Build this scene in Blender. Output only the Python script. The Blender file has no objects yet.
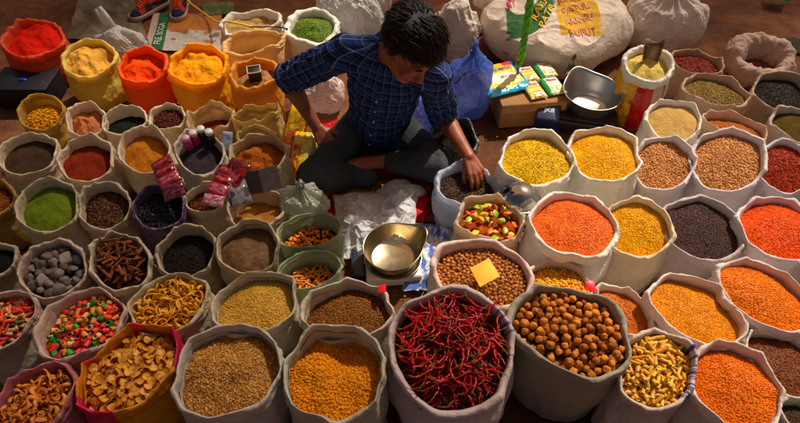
import bpy, bmesh, math, random
import numpy as np
from mathutils import Vector, Matrix, noise, Quaternion
from mathutils.bvhtree import BVHTree
R_ = math.radians
PI = math.pi
random.seed(7)
rng = np.random.default_rng(11)
scene = bpy.context.scene
col = scene.collection

# ------------------------------------------------------------------ helpers
def lin(c):
    out = []
    for v in c[:3]:
        v = v / 255.0
        out.append(v / 12.92 if v <= 0.04045 else ((v + 0.055) / 1.055) ** 2.4)
    return tuple(out) + (1.0,)

def tag(o, label=None, cat=None, group=None, kind=None):
    if label: o['label'] = label
    if cat: o['category'] = cat
    if group: o['group'] = group
    if kind: o['kind'] = kind
    return o

def mesh(name, verts, faces, smooth=True):
    me = bpy.data.meshes.new(name)
    me.from_pydata([tuple(v) for v in verts], [], faces)
    if smooth:
        me.polygons.foreach_set('use_smooth', [True] * len(me.polygons))
    me.update()
    return me

def mesh_np(name, V, Fc, k, smooth=True):
    """V (n,3) float, Fc (m,k) int"""
    me = bpy.data.meshes.new(name)
    me.vertices.add(len(V)); me.vertices.foreach_set('co', V.astype(np.float32).ravel())
    m = len(Fc)
    me.loops.add(m * k); me.loops.foreach_set('vertex_index', Fc.astype(np.int32).ravel())
    me.polygons.add(m)
    me.polygons.foreach_set('loop_start', np.arange(0, m * k, k, dtype=np.int32))
    me.polygons.foreach_set('loop_total', np.full(m, k, dtype=np.int32))
    me.polygons.foreach_set('use_smooth', np.full(m, smooth, dtype=bool))
    me.update(calc_edges=True)
    return me

def link(name, me, mat=None, parent=None, M=None):
    o = bpy.data.objects.new(name, me)
    col.objects.link(o)
    if mat is not None and me is not None and len(me.materials) == 0: me.materials.append(mat)
    if parent is not None: o.parent = parent
    if M is not None: o.matrix_local = M
    return o

def empty(name, M=None):
    o = bpy.data.objects.new(name, None); col.objects.link(o)
    o.empty_display_size = .05
    if M is not None: o.matrix_world = M
    return o

def setcol(me, cols, name='tint'):
    a = me.attributes.new(name, 'FLOAT_COLOR', 'POINT')
    a.data.foreach_set('color', np.asarray(cols, dtype=np.float32).ravel())

def setfl(me, vals, name='rnd'):
    a = me.attributes.new(name, 'FLOAT', 'POINT')
    a.data.foreach_set('value', np.asarray(vals, dtype=np.float32).ravel())

def getco(me):
    a = np.empty(len(me.vertices) * 3, dtype=np.float32); me.vertices.foreach_get('co', a)
    return a.reshape(-1, 3)

def T(x, y=0, z=0): return Matrix.Translation((x, y, z))
def RZ(a): return Matrix.Rotation(a, 4, 'Z')
def RX(a): return Matrix.Rotation(a, 4, 'X')
def RY(a): return Matrix.Rotation(a, 4, 'Y')
def n3(x, y, z): return noise.noise((x, y, z))
def fbm(x, y, z, o=3):
    s = 0; a = 1
    for i in range(o):
        s += a * noise.noise((x, y, z)); x *= 2.03; y *= 2.03; z *= 2.03; a *= .5
    return s
def ridge(x, y, z): return 1 - abs(noise.noise((x, y, z))) * 2.2
def sharp(x, y, z): return max(0., 1 - abs(noise.noise((x, y, z))) * 4.2) ** 1.4
def sstep(a, b, x):
    t = max(0., min(1., (x - a) / (b - a))); return t * t * (3 - 2 * t)

class Soup:
    def __init__(s): s.v = []; s.f = []
    def add(s, verts, faces):
        b = len(s.v); s.v += [tuple(v) for v in verts]; s.f += [tuple(i + b for i in f) for f in faces]
    def loft(s, rings, closed=True):
        n = len(rings[0]); vs = [p for r in rings for p in r]; fs = []
        for i in range(len(rings) - 1):
            for j in range(n):
                k = (j + 1) % n
                fs.append((i * n + j, i * n + k, (i + 1) * n + k, (i + 1) * n + j))
        if closed:
            fs.append(tuple(range(n - 1, -1, -1))); b = (len(rings) - 1) * n
            fs.append(tuple(range(b, b + n)))
        s.add(vs, fs)
    def capsule(s, a, b, ra, rb, seg=18):
        a = Vector(a); b = Vector(b); d = (b - a)
        L = d.length; d = d / L if L > 1e-6 else Vector((0, 0, 1))
        u = d.orthogonal().normalized(); w = d.cross(u)
        rings = []
        for k in range(5):
            t = -PI / 2 + PI / 2 * (k + .15) / 4.15
            rings.append([a + d * (ra * math.sin(t)) + (u * math.cos(q) + w * math.sin(q)) * (ra * math.cos(t)) for q in [2 * PI * j / seg for j in range(seg)]])
        for k in range(5):
            t = PI / 2 * k / 4.15
            rings.append([b + d * (rb * math.sin(t)) + (u * math.cos(q) + w * math.sin(q)) * (rb * math.cos(t)) for q in [2 * PI * j / seg for j in range(seg)]])
        s.loft(rings)
    def chain(s, pts, rad, seg=18):
        for i in range(len(pts) - 1): s.capsule(pts[i], pts[i + 1], rad[i], rad[i + 1], seg)
    def ellipsoid(s, c, r, M=None, seg=24, rings=14):
        rs = []
        for k in range(rings + 1):
            t = -PI / 2 + PI * (k + .08) / (rings + .16)
            rg = []
            for j in range(seg):
                q = 2 * PI * j / seg
                p = Vector((r[0] * math.cos(t) * math.cos(q), r[1] * math.cos(t) * math.sin(q), r[2] * math.sin(t)))
                if M is not None: p = M @ p
                rg.append(p + Vector(c))
            rs.append(rg)
        s.loft(rs)
    def box(s, c, h, M=None):
        vs = []
        for x in (-1, 1):
            for y in (-1, 1):
                for z in (-1, 1):
                    p = Vector((x * h[0], y * h[1], z * h[2]))
                    if M is not None: p = M @ p
                    vs.append(p + Vector(c))
        s.add(vs, [(0, 1, 3, 2), (4, 6, 7, 5), (0, 4, 5, 1), (2, 3, 7, 6), (0, 2, 6, 4), (1, 5, 7, 3)])
    def tube(s, pts, rad, seg=8):
        pts = [Vector(p) for p in pts]; rings = []
        u = None
        for i, p in enumerate(pts):
            d = (pts[min(i + 1, len(pts) - 1)] - pts[max(i - 1, 0)]).normalized()
            u = d.orthogonal().normalized() if u is None else (u - d * u.dot(d)).normalized()
            w = d.cross(u); r = rad[i] if isinstance(rad, (list, tuple)) else rad
            rings.append([p + (u * math.cos(2 * PI * j / seg) + w * math.sin(2 * PI * j / seg)) * r for j in range(seg)])
        s.loft(rings)
    def lathe(s, prof, seg=40, closed=False):
        rings = [[Vector((r * math.cos(2 * PI * j / seg), r * math.sin(2 * PI * j / seg), z)) for j in range(seg)] for r, z in prof]
        s.loft(rings, closed)
    def mesh(s, name, smooth=True):
        return mesh(name, s.v, s.f, smooth)

def eval_mods(me, mods):
    o = bpy.data.objects.new('work', me); col.objects.link(o)
    for t, kw in mods:
        m = o.modifiers.new('m', t)
        for k, v in kw.items(): setattr(m, k, v)
    dg = bpy.context.evaluated_depsgraph_get(); dg.update()
    out = bpy.data.meshes.new_from_object(o.evaluated_get(dg))
    bpy.data.objects.remove(o)
    return out

def bevelled(s, w, seg=2, name='b'):
    me = eval_mods(s.mesh(name, False), [('BEVEL', dict(width=w, segments=seg, limit_method='ANGLE', angle_limit=R_(35)))])
    me.polygons.foreach_set('use_smooth', [True] * len(me.polygons))
    try: me.set_sharp_from_angle(angle=R_(40))
    except Exception: pass
    return me

def text_mesh(s, size, width=None):
    c = bpy.data.curves.new('t', 'FONT'); c.body = s; c.size = size; c.align_x = 'CENTER'; c.align_y = 'CENTER'
    c.fill_mode = 'BOTH' if False else c.fill_mode
    c.offset = size * .018
    o = bpy.data.objects.new('t', c); col.objects.link(o)
    dg = bpy.context.evaluated_depsgraph_get(); dg.update()
    me = bpy.data.meshes.new_from_object(o.evaluated_get(dg))
    bpy.data.objects.remove(o)
    if width:
        V = getco(me); w = V[:, 0].max() - V[:, 0].min(); V[:, 0] *= width / w
        me.vertices.foreach_set('co', V.ravel())
    me.materials.clear()
    return me

def remap(me, fn):
    V = getco(me); V2 = np.array([fn(*v) for v in V], dtype=np.float32)
    me.vertices.foreach_set('co', V2.ravel()); me.update(); return me

def patch(fn, u0, u1, v0, v1, nu=14, nv=14):
    vs = [fn(u0 + (u1 - u0) * i / nu, v0 + (v1 - v0) * j / nv, 0) for j in range(nv + 1) for i in range(nu + 1)]
    fs = [(j * (nu + 1) + i, j * (nu + 1) + i + 1, (j + 1) * (nu + 1) + i + 1, (j + 1) * (nu + 1) + i) for j in range(nv) for i in range(nu)]
    return mesh('patch', vs, fs)

# ------------------------------------------------------------------ materials
def newmat(name):
    m = bpy.data.materials.new(name); m.use_nodes = True
    nt = m.node_tree; N = nt.nodes; L = nt.links
    return m, N, L, N['Principled BSDF'], N['Material Output']

def nz(N, L, scale, detail=4, src=None, rough=.55):
    t = N.new('ShaderNodeTexNoise'); t.inputs['Scale'].default_value = scale; t.inputs['Detail'].default_value = detail
    t.inputs['Roughness'].default_value = rough
    if src is not None: L.new(src, t.inputs['Vector'])
    return t

def ramp(N, L, src, stops):
    r = N.new('ShaderNodeValToRGB'); e = r.color_ramp.elements
    e[0].position, e[0].color = stops[0][0], stops[0][1]
    e[1].position, e[1].color = stops[-1][0], stops[-1][1]
    for p, c in stops[1:-1]:
        x = e.new(p); x.color = c
    L.new(src, r.inputs[0]); return r

def mixc(N, L, fac, a, b, mode='MIX'):
    m = N.new('ShaderNodeMix'); m.data_type = 'RGBA'; m.blend_type = mode
    for i, v in ((0, fac), (6, a), (7, b)):
        if hasattr(v, 'is_linked') or hasattr(v, 'links'): L.new(v, m.inputs[i])
        else: m.inputs[i].default_value = v
    return m.outputs[2]

def bump(N, L, h, strength, dist=.004, prev=None):
    b = N.new('ShaderNodeBump'); b.inputs['Strength'].default_value = strength; b.inputs['Distance'].default_value = dist
    L.new(h, b.inputs['Height'])
    if prev is not None: L.new(prev, b.inputs['Normal'])
    return b.outputs[0]

def objco(N):
    t = N.new('ShaderNodeTexCoord'); return t.outputs['Object']

_cache = {}
def plain(name, c, rough=.5, metal=0., var=.12, scale=25, bmp=0., bscale=200, trans=0., alpha=1., coat=0., spec=.5):
    key = (name, c, rough, metal, var, scale, bmp, bscale, trans, alpha)
    if key in _cache: return _cache[key]
    m, N, L, B, O = newmat(name); oc = objco(N)
    t = nz(N, L, scale, 5, oc)
    c1 = lin(c); lo = tuple(v * (1 - var * 1.6) for v in c1[:3]) + (1,); hi = tuple(min(1, v * (1 + var)) for v in c1[:3]) + (1,)
    r = ramp(N, L, t.outputs['Fac'], [(.3, lo), (.7, hi)])
    L.new(r.outputs[0], B.inputs['Base Color'])
    rr = N.new('ShaderNodeMapRange'); rr.inputs[3].default_value = max(0.02, rough - .08); rr.inputs[4].default_value = min(1, rough + .1)
    L.new(t.outputs['Fac'], rr.inputs[0]); L.new(rr.outputs[0], B.inputs['Roughness'])
    B.inputs['Metallic'].default_value = metal
    B.inputs['Specular IOR Level'].default_value = spec
    if coat: B.inputs['Coat Weight'].default_value = coat
    if bmp:
        t2 = nz(N, L, bscale, 3, oc); L.new(bump(N, L, t2.outputs['Fac'], bmp), B.inputs['Normal'])
    sh = B.outputs[0]
    if trans:
        tr = N.new('ShaderNodeBsdfTranslucent'); L.new(r.outputs[0], tr.inputs[0])
        mx = N.new('ShaderNodeMixShader'); mx.inputs[0].default_value = trans
        L.new(sh, mx.inputs[1]); L.new(tr.outputs[0], mx.inputs[2]); sh = mx.outputs[0]
    if alpha < 1:
        tp = N.new('ShaderNodeBsdfTransparent'); mx = N.new('ShaderNodeMixShader'); mx.inputs[0].default_value = alpha
        L.new(tp.outputs[0], mx.inputs[1]); L.new(sh, mx.inputs[2]); sh = mx.outputs[0]
    L.new(sh, O.inputs[0]); _cache[key] = m
    return m

def fabric(name, trans=.15, rough=.75, weave=.35, gloss=.2, stain=.35):
    """sack cloth; colour comes from the mesh's own tint attribute, stains and weave are procedural"""
    m, N, L, B, O = newmat(name); oc = objco(N)
    a = N.new('ShaderNodeAttribute'); a.attribute_name = 'tint'
    oi = N.new('ShaderNodeObjectInfo')
    add = N.new('ShaderNodeVectorMath'); add.operation = 'ADD'
    L.new(oc, add.inputs[0]); L.new(oi.outputs['Location'], add.inputs[1])
    s1 = nz(N, L, 9, 6, add.outputs[0], .65); s2 = nz(N, L, 60, 4, add.outputs[0])
    d = ramp(N, L, s1.outputs['Fac'], [(.33, (.80, .72, .62, 1)), (.62, (1, 1, 1, 1))])
    c = mixc(N, L, stain, a.outputs['Color'], mixc(N, L, 1., a.outputs['Color'], d.outputs[0], 'MULTIPLY'))
    d2 = ramp(N, L, s2.outputs['Fac'], [(.3, (.9, .88, .86, 1)), (.65, (1, 1, 1, 1))])
    c = mixc(N, L, .8, c, mixc(N, L, 1., c, d2.outputs[0], 'MULTIPLY'))
    L.new(c, B.inputs['Base Color']); B.inputs['Roughness'].default_value = rough
    B.inputs['Specular IOR Level'].default_value = gloss
    w1 = N.new('ShaderNodeTexWave'); w1.inputs['Scale'].default_value = 130; w1.bands_direction = 'Z'; w1.inputs['Distortion'].default_value = 1.5
    L.new(oc, w1.inputs['Vector'])
    def crease(sc):
        q = nz(N, L, sc, 2, add.outputs[0], .5); k = N.new('ShaderNodeMath'); k.operation = 'SUBTRACT'; k.inputs[1].default_value = .5; L.new(q.outputs['Fac'], k.inputs[0])
        k2 = N.new('ShaderNodeMath'); k2.operation = 'ABSOLUTE'; L.new(k.outputs[0], k2.inputs[0]); k3 = N.new('ShaderNodeMath'); k3.operation = 'MINIMUM'; k3.inputs[1].default_value = .09; L.new(k2.outputs[0], k3.inputs[0]); return k3.outputs[0]
    b = bump(N, L, crease(11), .6, .03); b = bump(N, L, crease(27), .5, .010, b); s3 = nz(N, L, 16, 3, add.outputs[0], .5); b = bump(N, L, s3.outputs['Fac'], .35, .02, b)
    b = bump(N, L, w1.outputs['Fac'], weave, .0008, b)
    L.new(b, B.inputs['Normal'])
    tr = N.new('ShaderNodeBsdfTranslucent'); L.new(c, tr.inputs[0])
    mx = N.new('ShaderNodeMixShader'); mx.inputs[0].default_value = trans
    L.new(B.outputs[0], mx.inputs[1]); L.new(tr.outputs[0], mx.inputs[2]); L.new(mx.outputs[0], O.inputs[0])
    return m
M_FAB = fabric('woven_sack_cloth')
M_THIN = fabric('thin_translucent_sack', trans=.45, rough=.5, weave=.2, gloss=.4, stain=.2)
M_PLAS = fabric('printed_plastic_film', trans=.2, rough=.28, weave=.05, gloss=.6, stain=.15)

_fm = {}
def powder_mat(c1, c2=None, rough=.9):
    key = ('p', c1, c2)
    if key in _fm: return _fm[key]
    c2 = c2 or tuple(v * .72 for v in c1)
    m, N, L, B, O = newmat('spice_powder_surface'); oc = objco(N)
    a = nz(N, L, 22, 6, oc, .65); b = nz(N, L, 330, 3, oc, .7)
    r = ramp(N, L, a.outputs['Fac'], [(.32, lin(c2)), (.66, lin(c1))])
    r2 = ramp(N, L, b.outputs['Fac'], [(.3, (.55, .52, .5, 1)), (.6, (1, 1, 1, 1))])
    c = mixc(N, L, .7, r.outputs[0], mixc(N, L, 1., r.outputs[0], r2.outputs[0], 'MULTIPLY'))
    L.new(c, B.inputs['Base Color']); B.inputs['Roughness'].default_value = rough
    B.inputs['Specular IOR Level'].default_value = .1
    v = N.new('ShaderNodeTexVoronoi'); v.inputs['Scale'].default_value = 90; L.new(oc, v.inputs['Vector'])
    bb = bump(N, L, v.outputs['Distance'], .3, .006); bb = bump(N, L, b.outputs['Fac'], .6, .003, bb)
    L.new(bb, B.inputs['Normal']); _fm[key] = m
    return m

def grain_mat(cd, cl, rough=.5, spec=.35, cm=None):
    key = ('g', cd, cl, rough, cm)
    if key in _fm: return _fm[key]
    m, N, L, B, O = newmat('grain_surface')
    a = N.new('ShaderNodeAttribute'); a.attribute_name = 'rnd'
    oc = objco(N); t = nz(N, L, 14, 4, oc)
    st = [(0., lin(tuple(v * .35 for v in cd))), (.2, lin(cd))]
    if cm: st.append((.6, lin(cm)))
    st.append((1., lin(cl)))
    r = ramp(N, L, a.outputs['Fac'], st)
    r2 = ramp(N, L, t.outputs['Fac'], [(.3, (.78, .76, .74, 1)), (.65, (1, 1, 1, 1))])
    c = mixc(N, L, 1., r.outputs[0], r2.outputs[0], 'MULTIPLY')
    L.new(c, B.inputs['Base Color']); B.inputs['Roughness'].default_value = rough
    B.inputs['Specular IOR Level'].default_value = spec
    _fm[key] = m
    return m

def item_mat(cd, cl, rough=.5, spec=.4, scale=60, trans=0.):
    """for single items: colour varies by object and by a fine mottling"""
    key = ('i', cd, cl, rough, scale, trans)
    if key in _fm: return _fm[key]
    m, N, L, B, O = newmat('food_item_surface'); oc = objco(N)
    oi = N.new('ShaderNodeObjectInfo'); t = nz(N, L, scale, 4, oc)
    ad = N.new('ShaderNodeMath'); ad.operation = 'MULTIPLY_ADD'; ad.inputs[1].default_value = .6
    L.new(oi.outputs['Random'], ad.inputs[0])
    s = N.new('ShaderNodeMath'); s.operation = 'MULTIPLY'; s.inputs[1].default_value = .55
    L.new(t.outputs['Fac'], s.inputs[0]); L.new(s.outputs[0], ad.inputs[2])
    r = ramp(N, L, ad.outputs[0], [(.15, lin(cd)), (.85, lin(cl))])
    L.new(r.outputs[0], B.inputs['Base Color']); B.inputs['Roughness'].default_value = rough
    B.inputs['Specular IOR Level'].default_value = spec
    L.new(bump(N, L, t.outputs['Fac'], .35, .004), B.inputs['Normal'])
    if trans:
        tr = N.new('ShaderNodeBsdfTranslucent'); L.new(r.outputs[0], tr.inputs[0])
        mx = N.new('ShaderNodeMixShader'); mx.inputs[0].default_value = trans
        L.new(B.outputs[0], mx.inputs[1]); L.new(tr.outputs[0], mx.inputs[2]); L.new(mx.outputs[0], O.inputs[0])
    _fm[key] = m
    return m

def steel(name='brushed_steel', c=(200, 196, 188), rough=.22):
    m, N, L, B, O = newmat(name); oc = objco(N)
    t = nz(N, L, 9, 3, oc); t2 = nz(N, L, 30, 3, oc)
    r = ramp(N, L, t.outputs['Fac'], [(.3, lin(tuple(v * .78 for v in c))), (.7, lin(c))])
    L.new(r.outputs[0], B.inputs['Base Color']); B.inputs['Metallic'].default_value = 1
    mr = N.new('ShaderNodeMapRange'); mr.inputs[3].default_value = rough * .85; mr.inputs[4].default_value = rough * 1.2
    L.new(t2.outputs['Fac'], mr.inputs[0]); L.new(mr.outputs[0], B.inputs['Roughness'])
    L.new(bump(N, L, t.outputs['Fac'], .03, .004), B.inputs['Normal'])
    return m
M_STEEL = steel()

# ------------------------------------------------------------------ sacks
# surveyed rims: x, y of the mouth, height, radius, lean towards the buyer (deg), depth/width of the mouth
LAYOUT = {
  'red': (-2.025, 2.868, 0.25, 0.158, 10.9, 1.0),
  'tan': (-1.651, 2.675, 0.25, 0.14, 15.7, 1.0),
  'orange': (-1.35, 2.609, 0.25, 0.127, 17.0, 1.0),
  'yellow': (-1.049, 2.591, 0.27, 0.153, 13.4, 1.0),
  'rope': (-0.873, 3.122, 0.21, 0.187, 3.0, 0.68),
  'green': (-0.495, 2.964, 0.27, 0.155, 10.4, 1.0),
  'creamempty': (-0.794, 2.805, 0.27, 0.176, 3.0, 0.6),
  'scoop': (-0.734, 2.482, 0.29, 0.125, 9.2, 0.9),
  'flour': (1.236, 2.485, 0.34, 0.124, 14.9, 1.0),
  'darkred': (1.564, 2.636, 0.25, 0.133, 3.0, 0.8),
  'olive': (1.546, 2.353, 0.28, 0.158, 3.0, 0.76),
  'black20': (1.878, 2.347, 0.27, 0.135, 12.2, 1.0),
  'beige': (1.266, 2.118, 0.28, 0.121, 17.0, 1.06),
  'ograin': (1.555, 2.099, 0.26, 0.145, 3.0, 0.6),
  'oliveg': (1.842, 2.081, 0.28, 0.124, 9.8, 0.9),
  'peanut': (1.14, 1.842, 0.27, 0.126, 17.0, 1.17),
  'peanut2': (1.399, 1.831, 0.3, 0.145, 17.0, 1.22),
  'redlentil': (1.654, 1.81, 0.28, 0.124, 17.0, 1.13),
  'yel604': (0.876, 1.85, 0.32, 0.161, 8.1, 1.0),
  'yel536': (0.583, 1.836, 0.31, 0.16, 7.4, 1.0),
  'or572': (0.656, 1.437, 0.34, 0.16, 3.0, 0.99),
  'yel640': (0.918, 1.458, 0.29, 0.13, 17.0, 1.03),
  'mustard': (1.177, 1.467, 0.28, 0.155, 9.4, 1.0),
  'orred': (1.464, 1.436, 0.31, 0.162, 3.7, 1.0),
  'or690': (1.012, 1.084, 0.3, 0.16, 3.0, 0.81),
  'or760': (1.261, 1.131, 0.32, 0.162, 3.0, 0.82),
  'dal725': (1.032, 0.805, 0.31, 0.143, 5.6, 1.0),
  'blentil': (1.246, 0.885, 0.29, 0.137, 3.0, 0.82),
  'seeds': (1.221, 0.676, 0.3, 0.104, 3.0, 0.6),
  'pasta': (0.798, 0.846, 0.33, 0.116, 17.0, 1.18),
  'sliver': (0.779, 1.115, 0.25, 0.118, 3.0, 0.82),
  'balls': (0.541, 0.96, 0.38, 0.19, 3.0, 0.83),
  'chunk': (0.579, 1.205, 0.26, 0.13, 3.0, 0.82),
  'chick': (0.294, 1.236, 0.31, 0.187, 3.0, 0.82),
  'wedge': (0.361, 1.526, 0.27, 0.141, 3.0, 0.82),
  'hand': (0.293, 1.765, 0.21, 0.142, 4.9, 0.9),
  'darkbag': (0.251, 2.101, 0.19, 0.118, 17.0, 1.13),
  'chilli': (0.158, 0.901, 0.37, 0.205, 17.0, 1.01),
  'ychunk': (-1.728, 2.234, 0.24, 0.102, 17.0, 1.13),
  'peach': (-1.491, 2.173, 0.24, 0.091, 17.0, 1.22),
  'dgreen': (-1.314, 2.189, 0.23, 0.103, 14.8, 0.85),
  'dredseed': (-1.119, 2.211, 0.23, 0.086, 17.0, 0.95),
  'cream1': (-0.923, 2.228, 0.21, 0.111, 4.8, 0.81),
  'cream2': (-0.7, 2.25, 0.22, 0.118, 3.0, 0.58),
  'cream3': (-0.675, 2.105, 0.2, 0.1, 3.0, 0.55),
  'brown28': (-1.643, 1.914, 0.26, 0.121, 17.0, 0.99),
  'redbrown': (-1.377, 1.881, 0.26, 0.113, 17.0, 1.12),
  'orangey': (-1.14, 1.94, 0.26, 0.109, 17.0, 1.22),
  'purple': (-0.891, 1.926, 0.26, 0.105, 17.0, 1.2),
  'ob257': (-0.626, 1.908, 0.27, 0.129, 9.6, 0.91),
  'green47': (-1.409, 1.576, 0.29, 0.115, 17.0, 1.13),
  'bark': (-1.195, 1.594, 0.27, 0.097, 17.0, 1.22),
  'black158': (-0.971, 1.585, 0.27, 0.101, 17.0, 1.09),
  'red207': (-0.802, 1.658, 0.25, 0.089, 17.0, 0.82),
  'tan257': (-0.58, 1.59, 0.25, 0.121, 3.0, 0.82),
  'edge5': (-1.684, 1.652, 0.25, 0.087, 17.0, 1.0),
  'edge6': (-1.514, 1.308, 0.27, 0.086, 17.0, 0.82),
  'lumps': (-1.261, 1.262, 0.29, 0.112, 17.0, 1.09),
  'cinn': (-1.03, 1.301, 0.29, 0.103, 17.0, 1.22),
  'black185': (-0.803, 1.35, 0.28, 0.113, 17.0, 0.94),
  'cumin': (-0.567, 1.366, 0.29, 0.116, 17.0, 1.0),
  'tub1': (-0.353, 1.473, 0.26, 0.128, 3.0, 0.66),
  'tub2': (-0.331, 1.277, 0.27, 0.12, 3.0, 0.7),
  'curls': (-0.796, 1.108, 0.3, 0.139, 3.0, 0.82),
  'ygrain': (-0.498, 1.104, 0.31, 0.147, 5.8, 0.82),
  'mbrown': (-0.181, 1.087, 0.29, 0.159, 3.0, 0.74),
  'pale': (-0.535, 0.847, 0.34, 0.165, 3.0, 0.95),
  'yor': (-0.203, 0.836, 0.34, 0.159, 8.1, 1.0),
  'fry85': (-1.063, 1.03, 0.31, 0.137, 4.4, 0.98),
  'fry10': (-1.344, 1.033, 0.31, 0.119, 17.0, 0.82),
  'pink': (-0.846, 0.852, 0.33, 0.162, 3.0, 0.82),
  'bl25': (-1.096, 0.751, 0.33, 0.124, 3.0, 0.82),
}

class SackForm:
    def __init__(s, key, depth, dome, lump, poly, rim_w, cuff, zvar):
        s.key = key
        s.x, s.y, s.H, s.R, t, s.st = LAYOUT[key]
        s.t = R_(t); s.az = math.atan2(s.x, s.y)
        s.M = T(s.x, s.y, 0) @ RZ(-s.az)
        s.sd = (sum(ord(c) * (i + 3) for i, c in enumerate(key)) % 97) * 1.37
        s.depth, s.dome, s.lump, s.poly, s.rw, s.cuff, s.zvar = depth, dome, lump, poly, rim_w, cuff, zvar
        rr = random.Random(key); s.ph = rr.random() * 6.28; s.k = rr.choice([5, 6, 7]); s.hol = []
        s.slope = (rr.uniform(-.012, .012), rr.uniform(-.012, .006))
    def shp(s, th):
        c = math.cos(th); q = math.sin(th)
        v = 1 + .10 * n3(c * 1.1 + s.sd, q * 1.1, 3.1) + .045 * n3(c * 2.6 + s.sd, q * 2.6, 7.7)
        tri = abs(((th * s.k + s.ph) / (2 * PI)) % 1 - .5) * 2
        return v + s.poly * (tri ** 2 - .33)
    def rimz(s, th):
        c = math.cos(th); q = math.sin(th)
        tri = abs(((th * s.k + s.ph) / (2 * PI)) % 1 - .5) * 2
        return s.zvar * (1.5 * n3(c * 1.2, q * 1.2, s.sd) + .5 * n3(c * 4, q * 4, s.sd + 9)) + s.poly * .18 * (tri ** 3)
    def P(s, r, th, dz, w=1.):
        lx = r * math.cos(th); ly = r * s.st * math.sin(th)
        if dz < -.08: w = w * max(0, 1 + (dz + .08) / (s.H - .08)) ** 1.3
        a = s.t * w; ca, sa = math.cos(a), math.sin(a)
        return (lx, ly * ca - dz * sa * w, s.H + ly * sa + dz * (ca if dz > -.08 else 1.))
    def facet(s, key, th, v, nk, rows, slant=.0):
        """crumpled cloth: random offsets at irregular angles and rows, joined by straight facets"""
        if not hasattr(s, 'ft'): s.ft = {}
        if key not in s.ft:
            rr = random.Random(s.key + key); tot = 0; kn = []
            for i in range(nk): tot += rr.uniform(.35, 1.65); kn.append(tot)
            kn = [2 * PI * q / tot for q in kn]
            s.ft[key] = (kn, [[rr.uniform(-1, 1) for i in range(nk)] for r in range(rows + 2)], [rr.uniform(-.12, .12) for r in range(rows + 2)])
        kn, val, sh = s.ft[key]
        v = max(0., min(rows, v)); r0 = int(v); fv = v - r0; out = 0
        for r, w in ((r0, 1 - fv), (r0 + 1, fv)):
            a = (th + sh[r] + slant * r) % (2 * PI); k = 0
            for i, q in enumerate(kn):
                if a <= q: k = i; break
            a0 = kn[k - 1] if k else 0.; a1 = kn[k]; f_ = (a - a0) / (a1 - a0)
            out += w * (val[r][k - 1] * (1 - f_) + val[r][k] * f_)
        return out
    def fillr(s, th): return (s.R - s.rw - .002) * s.shp(th)
    def fillz(s, rho, th):
        c = rho * math.cos(th); q = rho * math.sin(th)
        z = -s.depth + s.dome * (1 - rho ** 2.2) + s.slope[0] * c + s.slope[1] * q
        if s.lump:
            z += s.lump * (fbm(c * 1.8 + s.sd, q * 1.8, 1.3, 2) * .8 + .13 * fbm(c * 8 + s.sd, q * 8, 4.4, 3))
        for hx, hy, hr, hd in s.hol:
            d2 = ((c - hx) ** 2 + (q - hy) ** 2) / hr ** 2; z -= hd * math.exp(-d2 * 1.6)
        return min(z, .03)

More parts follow.
